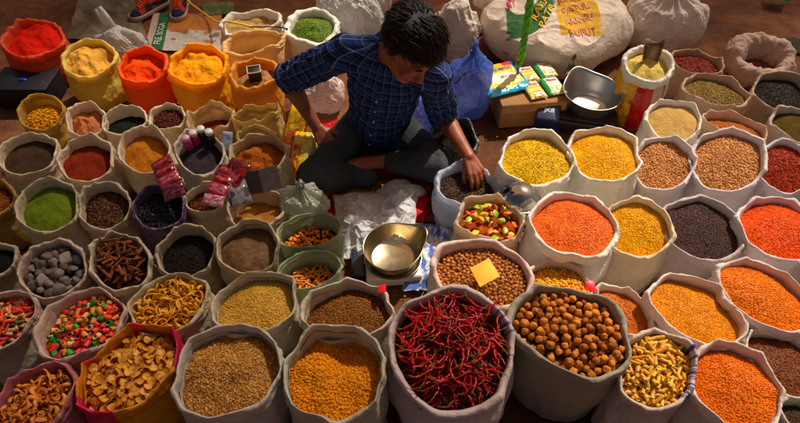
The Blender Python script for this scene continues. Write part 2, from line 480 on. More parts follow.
def build_sack(f, name, fab, tint, label, paint=None, bottom=1.0, belly=1.10):
    sd = f.sd; root = empty(name, f.M); tag(root, label, 'sack', 'open sacks of spices and foods set out on the ground')
    t1 = lin(tint)[:3]
    # body
    NA, NP = 140, 28; V = []; C = []
    zc = -f.cuff * .55; zb = -f.H + .004
    for i in range(NP + 1):
        u = i / NP; dz = zc + (zb - zc) * u
        k = (1 - .055) + (belly - .945) * math.sin(PI * min(1, u * 1.15) ** .8) if u < .87 else 0
        base = .945 + (belly - .945) * math.sin(PI * .5 * min(1., u / .5)) if u < .5 else belly + (bottom - belly) * sstep(.5, 1.02, u)
        for j in range(NA):
            th = 2 * PI * j / NA; c, q = math.cos(th), math.sin(th)
            sh = 1 + (f.shp(th) - 1) * (1 - u * .5)
            cr = .008 * n3(c * 2.6 + sd, q * 2.6, dz * 4) + .007 * f.facet('b', th, u * 5, 13, 5, .2) + .0045 * f.facet('c', th, u * 8, 24, 8, -.13) + .004 * sharp(c * 3 + sd + dz * 3, q * 3, dz * 5)
            r = f.R * base * sh - .006 + cr * (.35 + u * .8) * .9
            V.append(f.P(r, th, dz + f.rimz(th) * (1 - u)))
            cc = t1
            if paint: cc = paint(th, 1 - u, False) or t1
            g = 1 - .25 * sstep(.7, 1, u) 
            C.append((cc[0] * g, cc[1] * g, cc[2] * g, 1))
    F_ = [(i * NA + j, (i + 1) * NA + j, (i + 1) * NA + (j + 1) % NA, i * NA + (j + 1) % NA) for i in range(NP) for j in range(NA)]
    F_.append(tuple(NP * NA + j for j in range(NA)))
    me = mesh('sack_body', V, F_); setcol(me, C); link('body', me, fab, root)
    # rolled rim: outside hem, roll, then down inside
    NA = 216; rw = f.rw
    prof = [(-.012, -1.02, .4), (-.002, -1.01, .8), (.002, -.9, 1.), (.001, -.72, 1.), (-.003, -.55, 1.), (-.001, -.4, 1.), (.001, -.24, 1.), (-.001, -.1, .9), (-rw * .22, -.015, .8), (-rw * .45, .01, .7),
            (-rw * .7, -.02, .6), (-rw * .92, -.16, .6), (-rw, -.36, .6)]
    dd = f.depth + .035
    V = []; C = []
    for pi_, (dr, dzk, wk) in enumerate(prof + [(-rw - .001, None, .4), (-rw - .004, 'end', .4)]):
        for j in range(NA):
            th = 2 * PI * j / NA; c, q = math.cos(th), math.sin(th)
            cu = f.cuff * (1 + .35 * n3(c * 2 + sd, q * 2, 5.5) + .12 * n3(c * 9, q * 9, sd))
            if dzk is None: dz = -max(f.depth, .36 * f.cuff + .01)
            elif dzk == 'end': dz = -max(dd, .36 * f.cuff + .03)
            else: dz = dzk * cu
            fold = .8 * sharp(c * 3.2 + sd + dz * 2, q * 3.2 + dz * 2, dz * 2 + sd) + .45 * sharp(c * 7 + sd, q * 7 + dz * 5, dz * 5) - .3
            pv = pi_ / 3.2; wr = .0016 * fold + .003 * n3(c * 4 + sd, q * 4, dz * 5) + (.0062 * f.facet('r', th, pv, 17, 4, .1) + .0036 * f.facet('s', th, pv * 1.7, 38, 7, -.05)) * (.62 if f.R < .135 else .9)
            gat = .0008 * n3(c * 18 + sd, q * 18, dz * 6) * (1 + n3(c * 2, q * 2, sd))
            r = (f.R + dr) * f.shp(th) + (wr + gat) * wk * (1.3 if dzk not in (None, 'end') and dr > -.002 else .8)
            V.append(f.P(r, th, dz + f.rimz(th) + wr * .9 * (wk if dr < -.002 else .3)))
            cc = t1
            if paint: cc = paint(th, 1., True) or t1
            C.append(tuple(cc[:3]) + (1,))
    NP = len(prof) + 2
    F_ = [(i * NA + j, i * NA + (j + 1) % NA, (i + 1) * NA + (j + 1) % NA, (i + 1) * NA + j) for i in range(NP - 1) for j in range(NA)]
    me = mesh('sack_rim', V, F_); setcol(me, C); link('rolled_rim', me, fab, root)
    return root

def fill_verts(f, NR=26, NA=84):
    V = [f.P(0, 0, f.fillz(0, 0))]
    for i in range(1, NR + 1):
        rho = i / NR
        for j in range(NA):
            th = 2 * PI * j / NA
            V.append(f.P(f.fillr(th) * rho, th, f.fillz(rho, th)))
    return V, NR, NA

def build_fill(f, name, mat, label, cat, parts=None, rnd0=.3, NR=26, NA=84):
    """the contents: one heap (stuff).  parts = (grain verts (n,3), faces, rnd values) merged in"""
    V, NR, NA = fill_verts(f, NR, NA)
    T3 = [(0, 1 + j, 1 + (j + 1) % NA) for j in range(NA)]
    for i in range(NR - 1):
        for j in range(NA):
            a = 1 + i * NA + j; b = 1 + i * NA + (j + 1) % NA; c = a + NA; d = b + NA
            T3 += [(a, c, d), (a, d, b)]
    V = np.array(V); T3 = np.array(T3)
    rn = np.full(len(V), rnd0)
    if parts is not None:
        gv, gf, gr = parts
        T3 = np.vstack([T3, gf + len(V)]); V = np.vstack([V, gv]); rn = np.concatenate([rn, gr])
    me = mesh_np('fill', V, T3, 3); setfl(me, rn)
    o = link(name, me, mat); o.matrix_world = f.M
    tag(o, label, cat, None, 'stuff')
    return o

# grain shapes
def ico(sub=1):
    bm = bmesh.new(); bmesh.ops.create_icosphere(bm, subdivisions=sub, radius=1.)
    bm.verts.ensure_lookup_table()
    V = np.array([v.co[:] for v in bm.verts]); F_ = np.array([[v.index for v in fc.verts] for fc in bm.faces]); bm.free()
    return V, F_
OCT = (np.array([(1, 0, 0), (-1, 0, 0), (0, 1, 0), (0, -1, 0), (0, 0, 1), (0, 0, -1)], float),
       np.array([(0, 2, 4), (2, 1, 4), (1, 3, 4), (3, 0, 4), (2, 0, 5), (1, 2, 5), (3, 1, 5), (0, 3, 5)]))
ICO = ico(1); ICO2 = ico(2)
def rand_rot(n, flat=False):
    if flat:
        a = rng.uniform(0, 2 * PI, n); b = rng.normal(0, .35, n); c = rng.normal(0, .35, n)
        ca, sa, cb, sb, cc, sc = np.cos(a), np.sin(a), np.cos(b), np.sin(b), np.cos(c), np.sin(c)
        Rz = np.zeros((n, 3, 3)); Rz[:, 0, 0] = ca; Rz[:, 0, 1] = -sa; Rz[:, 1, 0] = sa; Rz[:, 1, 1] = ca; Rz[:, 2, 2] = 1
        Ry = np.zeros((n, 3, 3)); Ry[:, 0, 0] = cb; Ry[:, 0, 2] = sb; Ry[:, 2, 0] = -sb; Ry[:, 2, 2] = cb; Ry[:, 1, 1] = 1
        Rx = np.zeros((n, 3, 3)); Rx[:, 1, 1] = cc; Rx[:, 1, 2] = -sc; Rx[:, 2, 1] = sc; Rx[:, 2, 2] = cc; Rx[:, 0, 0] = 1
        return Rz @ Ry @ Rx
    q = rng.normal(size=(n, 4)); q /= np.linalg.norm(q, axis=1)[:, None]
    w, x, y, z = q.T
    return np.stack([np.stack([1 - 2 * (y * y + z * z), 2 * (x * y - z * w), 2 * (x * z + y * w)], 1),
                     np.stack([2 * (x * y + z * w), 1 - 2 * (x * x + z * z), 2 * (y * z - x * w)], 1),
                     np.stack([2 * (x * z - y * w), 2 * (y * z + x * w), 1 - 2 * (x * x + y * y)], 1)], 1)

def scatter(f, size, dens=1.55, tmpl=OCT, lo=.2, hi=1., flat=False, maxn=9500, rmax=.985, sink=.2, spread=.5):
    """grain positions over the heap; size = half axes"""
    size = tuple(v * .78 for v in size); area = PI * (f.R - f.rw) ** 2 * f.st
    n = int(min(maxn, dens * area / (PI * size[0] * size[1])))
    i = np.arange(n) + .5
    rho = np.sqrt(i / n) * rmax; th = (i * 2.399963 + rng.normal(0, .25, n)) % (2 * PI)
    rho = np.clip(rho + rng.normal(0, .012, n), 0, rmax)
    pos = np.array([f.P(f.fillr(b) * a, b, f.fillz(a, b)) for a, b in zip(rho, th)])
    pos[:, 2] += rng.uniform(-sink, spread, n) * size[2] * 1.4
    TV, TF = tmpl; Rm = rand_rot(n, flat)
    s = np.array(size)[None, :] * rng.uniform(.82, 1.18, (n, 1)) * rng.uniform(.92, 1.08, (n, 3))
    V = np.einsum('nij,nkj->nki', Rm, TV[None] * s[:, None, :]) + pos[:, None, :]
    nv = len(TV); Fc = TF[None] + (np.arange(n) * nv)[:, None, None]
    g = rng.uniform(lo, hi, n)
    return V.reshape(-1, 3), Fc.reshape(-1, 3), np.repeat(g, nv)

def powder(f, name, label, c1, c2=None, cat='spice powder'):
    return build_fill(f, name, powder_mat(c1, c2), label, cat, NR=40, NA=120)

def grains(f, name, label, cd, cl, size, cm=None, tmpl=OCT, cat='grain', rough=.6, spec=.14, **kw):
    return build_fill(f, name, grain_mat(cd, cl, rough, spec, cm), label, cat, scatter(f, size, tmpl=tmpl, **kw))

def items(f, name, label, cat, group, meshes, mats, n, r, layers=2, flat=True, lift=.4, rmax=.93, tilt=.35, smin=.85, smax=1.15, mind=1.0, maxtry=6000, pick=None):
    """single pieces laid over the heap: each one an object of its own"""
    placed = []; cnt = 0; out = []
    for lay in range(layers):
        pts = []
        tries = 0
        while tries < maxtry // layers and cnt < n * (lay + 1) // layers:
            tries += 1
            a = math.sqrt(random.random()) * rmax; b = random.random() * 2 * PI
            if a * (f.R - f.rw) > f.R - f.rw - r * .8: continue
            x, y, z = f.P(f.fillr(b) * a, b, f.fillz(a, b))
            if any((x - p[0]) ** 2 + (y - p[1]) ** 2 < (r * 2 * mind) ** 2 for p in pts): continue
            pts.append((x, y)); cnt += 1
            k = random.randrange(len(meshes)) if pick is None else pick(len(out))
            if flat: rot = RZ(random.random() * 6.28) @ RX(random.gauss(0, tilt)) @ RY(random.gauss(0, tilt))
            else: rot = Quaternion((random.gauss(0, 1), random.gauss(0, 1), random.gauss(0, 1), random.gauss(0, 1))).normalized().to_matrix().to_4x4()
            o = bpy.data.objects.new(name, meshes[k]); col.objects.link(o)
            s = random.uniform(smin, smax)
            o.matrix_world = f.M @ T(x, y, z + r * lift + lay * r * 1.15 + random.uniform(-.1, .2) * r) @ rot @ Matrix.Scale(s, 4)
            m = mats[k % len(mats)] if mats else None
            if m is not None and len(meshes[k].materials) == 0: meshes[k].materials.append(m)
            tag(o, label, cat, group); out.append(o)
    return out

# ---- item shapes
def m_ball(r, seed, lob=.12, sub=3):
    V, F_ = ico(sub); s = seed * 3.7
    vs = [Vector(v) * r * (1 + lob * fbm(v[0] * 1.6 + s, v[1] * 1.6, v[2] * 1.6, 3) - .07 * max(0, ridge(v[0] * 1.2 + s, v[1] * 1.2, v[2] * 1.2) - .6)) for v in V]
    return mesh('ball', vs, [tuple(map(int, q)) for q in F_])
def m_tube(L, r, bend, seed, seg=10, hollow=True, taper=1.):
    s = Soup(); n = 8; rr = random.Random(seed); pts = []
    for i in range(n + 1):
        u = i / n - .5; pts.append(Vector((u * L, bend * (1 - 4 * u * u) * L, rr.uniform(-.02, .02) * L)))
    if hollow:
        s.tube(pts, r, seg); s2 = Soup()
        # hollow ends: inset caps
        s.f = [q for q in s.f if len(q) == 4]
        s.tube(pts, r * .62, seg); inner = [q for q in s.f if len(q) == 4][len(pts) * seg - seg:]
        s.f = [q for q in s.f if len(q) == 4]
        m = len(pts) * seg
        for e in (0, (len(pts) - 1) * seg):
            for j in range(seg):
                k = (j + 1) % seg; s.f.append((e + j, e + k, m + e + k, m + e + j))
    else:
        s.tube(pts, [r * (1 - (1 - taper) * i / n) for i in range(n + 1)], seg)
    return s.mesh('tube')
def m_chilli(L, r, seed):
    rr = random.Random(seed); s = Soup(); pts = []; rad = []; p = Vector((0, 0, 0)); a = 0; b = 0; n = 16
    for i in range(n + 1):
        u = i / n; pts.append(p.copy())
        rad.append(r * (.55 + .55 * sstep(0, .15, u)) * (1 - u) ** .45 * (1 + .16 * rr.uniform(-1, 1)) + .0006)
        a += rr.gauss(0, .2) + .05; b += rr.gauss(0, .1); b *= .8
        p += Vector((math.cos(a), math.sin(a), b)).normalized() * L / n
    c = sum(pts, Vector()) / len(pts); pts = [q - c for q in pts]
    s.tube(pts, rad, 8); ns = len(s.f)
    d = (pts[0] - pts[1]).normalized(); st = [pts[0], pts[0] + d * .008 + Vector((0, .002, 0)), pts[0] + d * .022 + Vector((0, .006, .003))]
    s.tube(st, [r * .5, .0016, .0014], 6)
    me = s.mesh('chilli')
    return me, ns
def m_disc(r, seed):
    s = sd = seed * 2.3; vs = []; fs = []; NR, NA = 5, 18
    for side in (1, -1):
        for i in range(NR + 1):
            for j in range(NA):
                th = 2 * PI * j / NA; q = r * i / NR * (1 + .12 * n3(math.cos(th) + sd, math.sin(th), 1)); x = q * math.cos(th); y = q * math.sin(th)
                z = .35 * r * ((x / r) ** 2 - .6 * (y / r) ** 2) + .15 * r * n3(x / r * 1.5 + sd, y / r * 1.5, 2) + side * .07 * r * (1 - .6 * (i / NR) ** 3)
                vs.append((x, y, z))
    m = (NR + 1) * NA
    for sdn in (0, 1):
        for i in range(NR):
            for j in range(NA):
                k = (j + 1) % NA; q = (i * NA + j, i * NA + k, (i + 1) * NA + k, (i + 1) * NA + j)
                fs.append(tuple(m * sdn + t for t in (q if sdn else q[::-1])))
    for j in range(NA):
        k = (j + 1) % NA; fs.append((NR * NA + j, NR * NA + k, m + NR * NA + k, m + NR * NA + j))
    return mesh('disc', vs, fs)
def m_curl(L, w, seed):
    rr = random.Random(seed); n = 22; vs = []; fs = []; tw = rr.uniform(1., 2.6); R0 = L / (2 * PI * .9)
    for i in range(n + 1):
        a = 2 * PI * .85 * i / n; c = Vector((R0 * math.cos(a) * (1 + .2 * math.sin(seed + a)), R0 * math.sin(a), .18 * L * math.sin(a * .9 + seed)))
        d = Vector((math.cos(a), math.sin(a), 0)); up = Vector((0, 0, 1)); q = tw * i / n * 2 + seed
        u = d * math.cos(q) + up * math.sin(q); v = d * -math.sin(q) + up * math.cos(q)
        for (p, t) in ((-1, -1), (1, -1), (1, 1), (-1, 1)): vs.append(c + u * p * w * .5 + v * t * w * .12)
    for i in range(n):
        for j in range(4):
            k = (j + 1) % 4; fs.append((i * 4 + j, i * 4 + k, i * 4 + 4 + k, i * 4 + 4 + j))
    fs += [(3, 2, 1, 0), (n * 4, n * 4 + 1, n * 4 + 2, n * 4 + 3)]
    return mesh('curl', vs, fs)
def m_bark(L, w, seed):
    n = 10; vs = []; fs = []; k = 7
    for i in range(n + 1):
        u = i / n - .5
        for layer in (1, .8):
            for j in range(k):
                a = PI * (j / (k - 1)) * 1.15 + .3 * n3(u * 3, seed, 0)
                q = w * .5 * layer * (1 + .18 * n3(u * 5 + seed, j * .6, layer))
                vs.append((u * L + .06 * L * n3(j * .8, seed, layer + i // n), q * math.cos(a), q * math.sin(a) * .8 - w * .2 + .05 * L * math.sin(u * 3 + seed)))
    W = 2 * k
    for i in range(n):
        b = i * W
        for j in range(k - 1):
            fs.append((b + j, b + W + j, b + W + j + 1, b + j + 1)); fs.append((b + k + j, b + k + j + 1, b + W + k + j + 1, b + W + k + j))
        fs.append((b, b + k, b + W + k, b + W)); fs.append((b + k - 1, b + W + k - 1, b + W + 2 * k - 1, b + 2 * k - 1))
    for b in (0, n * W):
        for j in range(k - 1): fs.append((b + j, b + j + 1, b + k + j + 1, b + k + j))
    return mesh('bark', vs, fs)
def m_wedge(r, seed):
    s = Soup(); rings = []
    for z in (-.12, -.1, .1, .12):
        q = r * (1 if abs(z) < .11 else .93); rings.append([Vector((q * math.cos(a) * k, q * math.sin(a) * k * .8, z * r + .25 * r * math.sin(a * 1.3 + seed))) for a, k in [(-1.0, 1), (-.6, 1.04), (-.2, 1.06), (.2, 1.06), (.6, 1.04), (1.0, 1), (.9, .5), (0, .22), (-.9, .5)]])
    s.loft(rings); return s.mesh('wedge')
def m_rock(r, seed):
    V, F_ = ico(3); s = seed * 5.1; vs = []
    for v in V:
        d = 1 + .3 * n3(v[0] * 1.1 + s, v[1] * 1.1, v[2] * 1.1) + .12 * n3(v[0] * 3 + s, v[1] * 3, v[2] * 3)
        w = Vector(v) * d
        for k in range(5):
            nn = Vector((n3(s, k, 1), n3(s, k, 2), n3(s, k, 3))).normalized(); h = w.dot(nn)
            if h > .68: w -= nn * (h - .68)
        vs.append((w.x * r * 1.2, w.y * r, w.z * r * .8))
    return mesh('rock', vs, [tuple(map(int, q)) for q in F_], True)

# ------------------------------------------------------------------ the sacks and what is in them
FORM = {}
def S(key, tint, label, fill, fab=None, depth=.034, dome=.018, lump=.006, poly=.06, rw=.014, cuff=.05, zvar=.012, paint=None, bottom=1.0, belly=1.10, hol=(), name='spice_sack'):
    f = SackForm(key, depth, dome, lump, poly, rw, cuff, zvar); f.hol = list(hol); FORM[key] = f
    build_sack(f, name, fab or M_FAB, tint, label, paint, bottom, belly)
    fill(f)
    return f
WHT = (248, 242, 232); PNK = (240, 224, 216); CRM = (244, 226, 196); GRY = (226, 214, 198); LIL = (234, 226, 230)
P_ = powder; G_ = grains
LEN = (.0042, .0042, .0024); LENB = (.005, .005, .003)

# back left row, thin bags the light shines through
S('red', (240, 96, 54), 'salmon orange thin bag of bright red powder, farthest left in the back row', lambda f: P_(f, 'chilli_powder', 'bright red powder in the farthest left salmon orange bag', (238, 34, 8), (200, 20, 6)), M_THIN, .03, .018, .02, .07, .02, .045, .02, bottom=.95)
S('tan', (235, 205, 96), 'pale yellow bag of sandy tan powder between the salmon and orange bags', lambda f: P_(f, 'ground_spice', 'sandy tan powder with dug out hollows in the pale yellow bag', (226, 172, 70), (190, 128, 40)), M_THIN, .035, .025, .025, .03, .02, .04, .01, hol=[(.45, -.1, .4, .035), (-.2, -.35, .3, .02)])
S('orange', (248, 104, 18), 'orange thin bag of red orange powder, second from the shoes towards the camera', lambda f: P_(f, 'chilli_powder', 'red orange powder with a scooped out front in the orange bag', (250, 84, 6), (215, 50, 2)), M_THIN, .045, .02, .02, .05, .02, .045, .012, hol=[(.1, -.5, .55, .05)])
S('yellow', (255, 186, 4), 'bright yellow thin bag of golden powder in front of the shoes', lambda f: P_(f, 'turmeric_powder', 'golden yellow powder in the bright yellow bag', (250, 170, 14), (222, 120, 6)), M_THIN, .04, .028, .03, .05, .02, .05, .014)
S('rope', WHT, 'white sack at the very back holding torn cardboard and yellow cord', lambda f: P_(f, 'cardboard_scrap', 'torn tan cardboard inside the white sack at the very back', (205, 168, 110), (170, 128, 70), 'scrap'), None, .05, .01, .03, .05, .03, .06, .02)
S('green', WHT, 'white sack of green dried leaves behind the man shoulder', lambda f: G_(f, 'dried_leaves', 'crumbled green dried leaves in the white sack behind the man', (70, 96, 18), (150, 178, 62), (.007, .004, .0012), flat=True, cat='dried leaves', dens=2.2), None, .04, .03, .012, .04, .032, .05, .02)
S('creamempty', (240, 204, 140), 'half empty orange cream sack with a wide open mouth behind the tin cup sack', lambda f: P_(f, 'flour', 'little pale orange flour deep in the half empty cream sack', (230, 170, 90), (205, 140, 60), 'flour'), M_THIN, .12, .01, .01, .05, .025, .03, .02)
S('scoop', (236, 164, 62), 'orange tan sack of brown powder with a dark tin standing in it', lambda f: P_(f, 'ground_spice', 'brown tan powder around the dark tin', (176, 126, 74), (130, 84, 44)), M_THIN, .05, .02, .015, .06, .022, .04, .018)

# right back
def flour_paint(th, u, rim):
    if rim: return lin((238, 232, 220))
    a = (th + 2 * PI) % (2 * PI); d = (a - 1.5 * PI)      # 0 = towards camera
    if u > .93: return None
    if -.05 < d < .62: return lin((214, 20, 22))
    if d >= .62 and d < 1.15: return lin((226, 190, 170))
    if 1.15 <= d < 1.35: return lin((190, 30, 60))
    if d < -.05 and d > -1.9:
        v = n3(d * 5, u * 6, 2.2) + .5 * n3(d * 11, u * 13, 5.)
        if u < .62 and v > .12: return lin((196, 128, 10))
        return lin((246, 186, 8))
    return lin((232, 220, 200))
S('flour', WHT, 'yellow and red printed flour sack with a tin scoop standing in it', lambda f: P_(f, 'flour', 'pale yellow flour around the tin scoop', (238, 216, 120), (222, 192, 92), 'flour'), M_PLAS, .04, .03, .012, .03, .026, .05, .012, paint=flour_paint, bottom=.9)
S('darkred', (196, 160, 132), 'tan sack of dark red seeds behind the printed flour sack', lambda f: G_(f, 'dried_seeds', 'dark red seeds in the tan sack behind the flour sack', (92, 22, 8), (176, 56, 26), (.0075, .0045, .003), cat='seeds'), None, .03, .02, .006)
S('olive', (210, 178, 156), 'pinkish tan sack of olive brown pulses in the back right', lambda f: G_(f, 'mung_beans', 'olive brown pulses in the pinkish tan sack at back right', (120, 92, 34), (196, 162, 84), (.0048, .0042, .0042), cat='pulses'))
S('black20', (190, 166, 148), 'tan sack of black seeds at the right edge beside the olive pulses', lambda f: G_(f, 'black_seeds', 'black seeds in the tan sack at the right edge', (26, 22, 16), (70, 60, 46), (.004, .0035, .0035), cat='seeds'))
S('beige', WHT, 'white sack of smooth beige semolina in front of the flour sack', lambda f: P_(f, 'semolina', 'smooth beige semolina in the white sack in front of the flour sack', (222, 182, 108), (205, 162, 90), 'semolina'), None, .03, .02, .004)
S('ograin', (222, 190, 160), 'tan sack of orange brown grain between the semolina and the olive green powder', lambda f: G_(f, 'grain', 'orange brown grain in the tan sack beside the semolina', (180, 92, 22), (236, 150, 58), (.0048, .003, .0026)))
S('oliveg', (206, 190, 180), 'white sack of dark olive green powder at the right edge', lambda f: P_(f, 'ground_herbs', 'dark olive green powder in the sack at the right edge', (98, 78, 18), (78, 58, 12), 'ground herbs'), None, .03, .012, .004)
S('peanut', LIL, 'white sack of tan peanuts beside the larger sack of tan peanuts, nearer the yellow pulses', lambda f: G_(f, 'peanuts', 'tan peanuts in the smaller of two peanut sacks', (186, 112, 54), (244, 188, 120), (.0070, .0045, .0043), tmpl=ICO, cat='peanuts', dens=1.7))
S('peanut2', LIL, 'larger white sack heaped with tan peanuts behind the grey brown mustard seed', lambda f: G_(f, 'peanuts', 'tan peanuts heaped in the larger of two peanut sacks', (188, 116, 58), (246, 190, 122), (.0070, .0045, .0043), tmpl=ICO, cat='peanuts', dens=1.7), None, .03, .022)
S('redlentil', LIL, 'white sack of dark brick red seeds right of the peanuts', lambda f: G_(f, 'dried_seeds', 'dark brick red seeds in the white sack right of the peanuts', (150, 30, 10), (214, 84, 40), (.0066, .0045, .0035), cat='seeds'))
S('yel604', WHT, 'white sack of deep yellow split pulses below the steel bowl', lambda f: G_(f, 'split_pulses', 'deep yellow split pulses in the white sack below the steel bowl', (240, 160, 2), (255, 214, 20), LEN, cat='pulses'), None, .034, .024)
S('yel536', WHT, 'white sack of lemon yellow split pulses with dark specks, in front of the carton', lambda f: G_(f, 'split_pulses', 'speckled lemon yellow split pulses in front of the carton', (206, 150, 2), (255, 226, 14), (.0048, .0042, .0026), cm=(252, 208, 6), cat='pulses', lo=.06), None, .032, .024)
S('or572', WHT, 'white sack of coral orange lentils in front of the steel dome', lambda f: G_(f, 'lentils', 'coral orange lentils in the white sack in front of the steel dome', (240, 98, 22), (255, 148, 58), LEN, cat='lentils'), None, .032, .026)
S('yel640', CRM, 'narrow cream sack of deep yellow pulses between coral lentils and mustard seed', lambda f: G_(f, 'split_pulses', 'deep yellow pulses in the narrow cream sack', (236, 156, 2), (255, 208, 12), (.0038, .0038, .0024), cat='pulses'))
S('mustard', (214, 198, 196), 'pale sack of dark grey brown mustard seed at right', lambda f: G_(f, 'mustard_seed', 'dark grey brown mustard seed in the pale sack', (58, 36, 34), (126, 92, 88), (.0032, .0032, .0032), cat='seeds', dens=1.7), None, .036, .018)
S('orred', LIL, 'white sack of vivid red orange lentils at the right edge', lambda f: G_(f, 'lentils', 'vivid red orange lentils in the white sack at the right edge', (242, 74, 2), (255, 122, 22), LEN, cat='lentils'), None, .03, .03)
S('or690', PNK, 'pinkish sack of golden orange lentils behind the pasta', lambda f: G_(f, 'lentils', 'golden orange lentils in the pinkish sack behind the pasta', (238, 138, 2), (255, 184, 30), (.0036, .0036, .0022), cat='lentils', dens=1.7))
S('or760', PNK, 'pinkish sack of deep orange lentils at the lower right edge', lambda f: G_(f, 'lentils', 'deep orange lentils in the pinkish sack at the lower right edge', (238, 112, 2), (255, 158, 30), (.0042, .0042, .0025), cat='lentils'), None, .03, .03)
S('dal725', PNK, 'pinkish sack of burnt orange lentils in front, right of the pasta', lambda f: G_(f, 'lentils', 'burnt orange lentils in the front sack right of the pasta', (232, 102, 2), (255, 152, 28), (.0045, .0045, .0027), cat='lentils'), None, .03, .024)
S('blentil', PNK, 'pinkish sack of brown lentils at the lower right edge', lambda f: G_(f, 'lentils', 'brown lentils in the pinkish sack at the lower right edge', (110, 54, 24), (178, 104, 58), (.0045, .0042, .0028), cat='lentils'))
S('seeds', GRY, 'grey sack of dark brown seeds in the bottom right corner', lambda f: G_(f, 'dark_seeds', 'dark brown seeds in the bottom right corner', (56, 40, 22), (120, 92, 60), (.005, .003, .003), cat='seeds'))
S('sliver', PNK, 'low sack of orange lentils half hidden behind the big brown ball sack', lambda f: G_(f, 'lentils', 'orange lentils half hidden behind the brown ball sack', (190, 88, 8), (240, 150, 46), LEN, cat='lentils'))
S('chunk', (228, 206, 188), 'low white sack of yellow nuggets behind the brown balls', lambda f: G_(f, 'yellow_nuggets', 'yellow nuggets in the low white sack behind the brown balls', (216, 132, 10), (252, 196, 50), (.0105, .008, .0075), tmpl=ICO, cat='nuggets', dens=1.9))

pasta_m = [m_tube(.037, .0056, .05 * i - .05, i) for i in range(3)]
def pasta_paint(th, u, rim):
    a = (th + .25) % (2 * PI)
    if rim and a < 1.5:
        return lin((92, 72, 150)) if n3(a * 31, 3, 1) + .5 * n3(a * 9, 1, 5) > .02 else lin((222, 204, 206))
    return None
def fill_pasta(f):
    P_(f, 'pasta_bed', 'yellow pasta packed below the loose pieces', (216, 144, 36), (180, 104, 20), 'pasta')
    items(f, 'pasta_tube', 'yellow pasta tube lying in the front sack with the purple printed rim', 'pasta', 'pasta tubes in the front sack', pasta_m, [item_mat((242, 152, 24), (255, 210, 84), .4, .3, 60, .2)], 300, .0085, 3, mind=.74, tilt=.45, rmax=.98)
S('pasta', (226, 206, 190), 'white sack of yellow pasta tubes with purple print on its rim', fill_pasta, None, .05, .02, paint=pasta_paint)

ball_m = [m_ball(.0122, i, .26) for i in range(6)]
def fill_balls(f):
    P_(f, 'brown_ball_bed', 'dark heap below the brown balls', (96, 50, 22), (60, 28, 12), 'dried balls')
    items(f, 'brown_ball', 'round rough brown dried ball in the big grey sack', 'dried ball', 'brown balls in the big grey sack', ball_m, [item_mat((116, 56, 12), (222, 138, 50), .75, .2, 60)], 300, .0124, 2, flat=False, mind=.95, smin=.8, smax=1.2, lift=.2, rmax=1.)
S('balls', (176, 166, 148), 'big grey sack of round brown balls at the lower centre right', fill_balls, None, .05, .03, rw=.016, cuff=.035, zvar=.012, bottom=.9, belly=1.0)

pea_m = [m_ball(.0066, i + 20, .12, 2) for i in range(5)]
def fill_chick(f):
    G_(f, 'chickpea_bed', 'chickpeas packed below the loose ones', (116, 62, 20), (196, 124, 56), (.0068, .0062, .006), tmpl=ICO2, cat='chickpeas', dens=1.6)
    items(f, 'chickpea', 'brown chickpea in the sack with the yellow price card', 'chickpea', 'chickpeas around the yellow price card', pea_m, [item_mat((128, 68, 22), (210, 136, 62), .6, .25, 80)], 300, .0068, 1, flat=False, mind=1.0, lift=.8, rmax=.98, maxtry=16000)
S('chick', (226, 200, 190), 'pale pink sack of chickpeas with a yellow price card', fill_chick, None, .05, .015, 0, .05, .02, .05, .02)

wedge_m = [m_wedge(.026, i) for i in range(4)]
def fill_wedge(f):
    P_(f, 'snack_bed', 'orange crumbs under the wedge shaped snacks', (190, 84, 20), (130, 46, 10), 'snack')
    mats = [item_mat((216, 80, 10), (250, 130, 30), .4, .4), item_mat((236, 150, 30), (255, 196, 60), .4, .4), item_mat((120, 150, 20), (190, 210, 70), .4, .4), item_mat((216, 70, 10), (246, 120, 26), .4, .4)]
    items(f, 'wedge_snack', 'orange, yellow or green wedge shaped snack in the cream bag', 'snack', 'wedge snacks in the cream bag', wedge_m, mats, 46, .02, 2, tilt=.5, mind=.8)
S('wedge', (226, 206, 176), 'cream plastic lined bag of orange and green wedge snacks behind the chickpeas', fill_wedge, M_THIN, .06, .02, 0, .06, .016, .05, .028)

S('hand', (214, 220, 236), 'small blue white sack of dark cloves the man is reaching into', lambda f: G_(f, 'cloves', 'dark brown cloves under the hand of the man', (44, 26, 16), (112, 76, 54), (.012, .004, .004), cat='cloves', dens=2.4, flat=True), M_THIN, .05, .012, .01, .05, .02, .05, .022)
S('darkbag', (108, 108, 114), 'grey clear plastic bag of dark spice beside the carton', lambda f: G_(f, 'dark_spice', 'dark spice in the grey plastic bag beside the carton', (24, 16, 12), (70, 52, 40), (.007, .004, .004), cat='spice'), M_PLAS, .05, .02, .01, .07, .014, .04, .03)

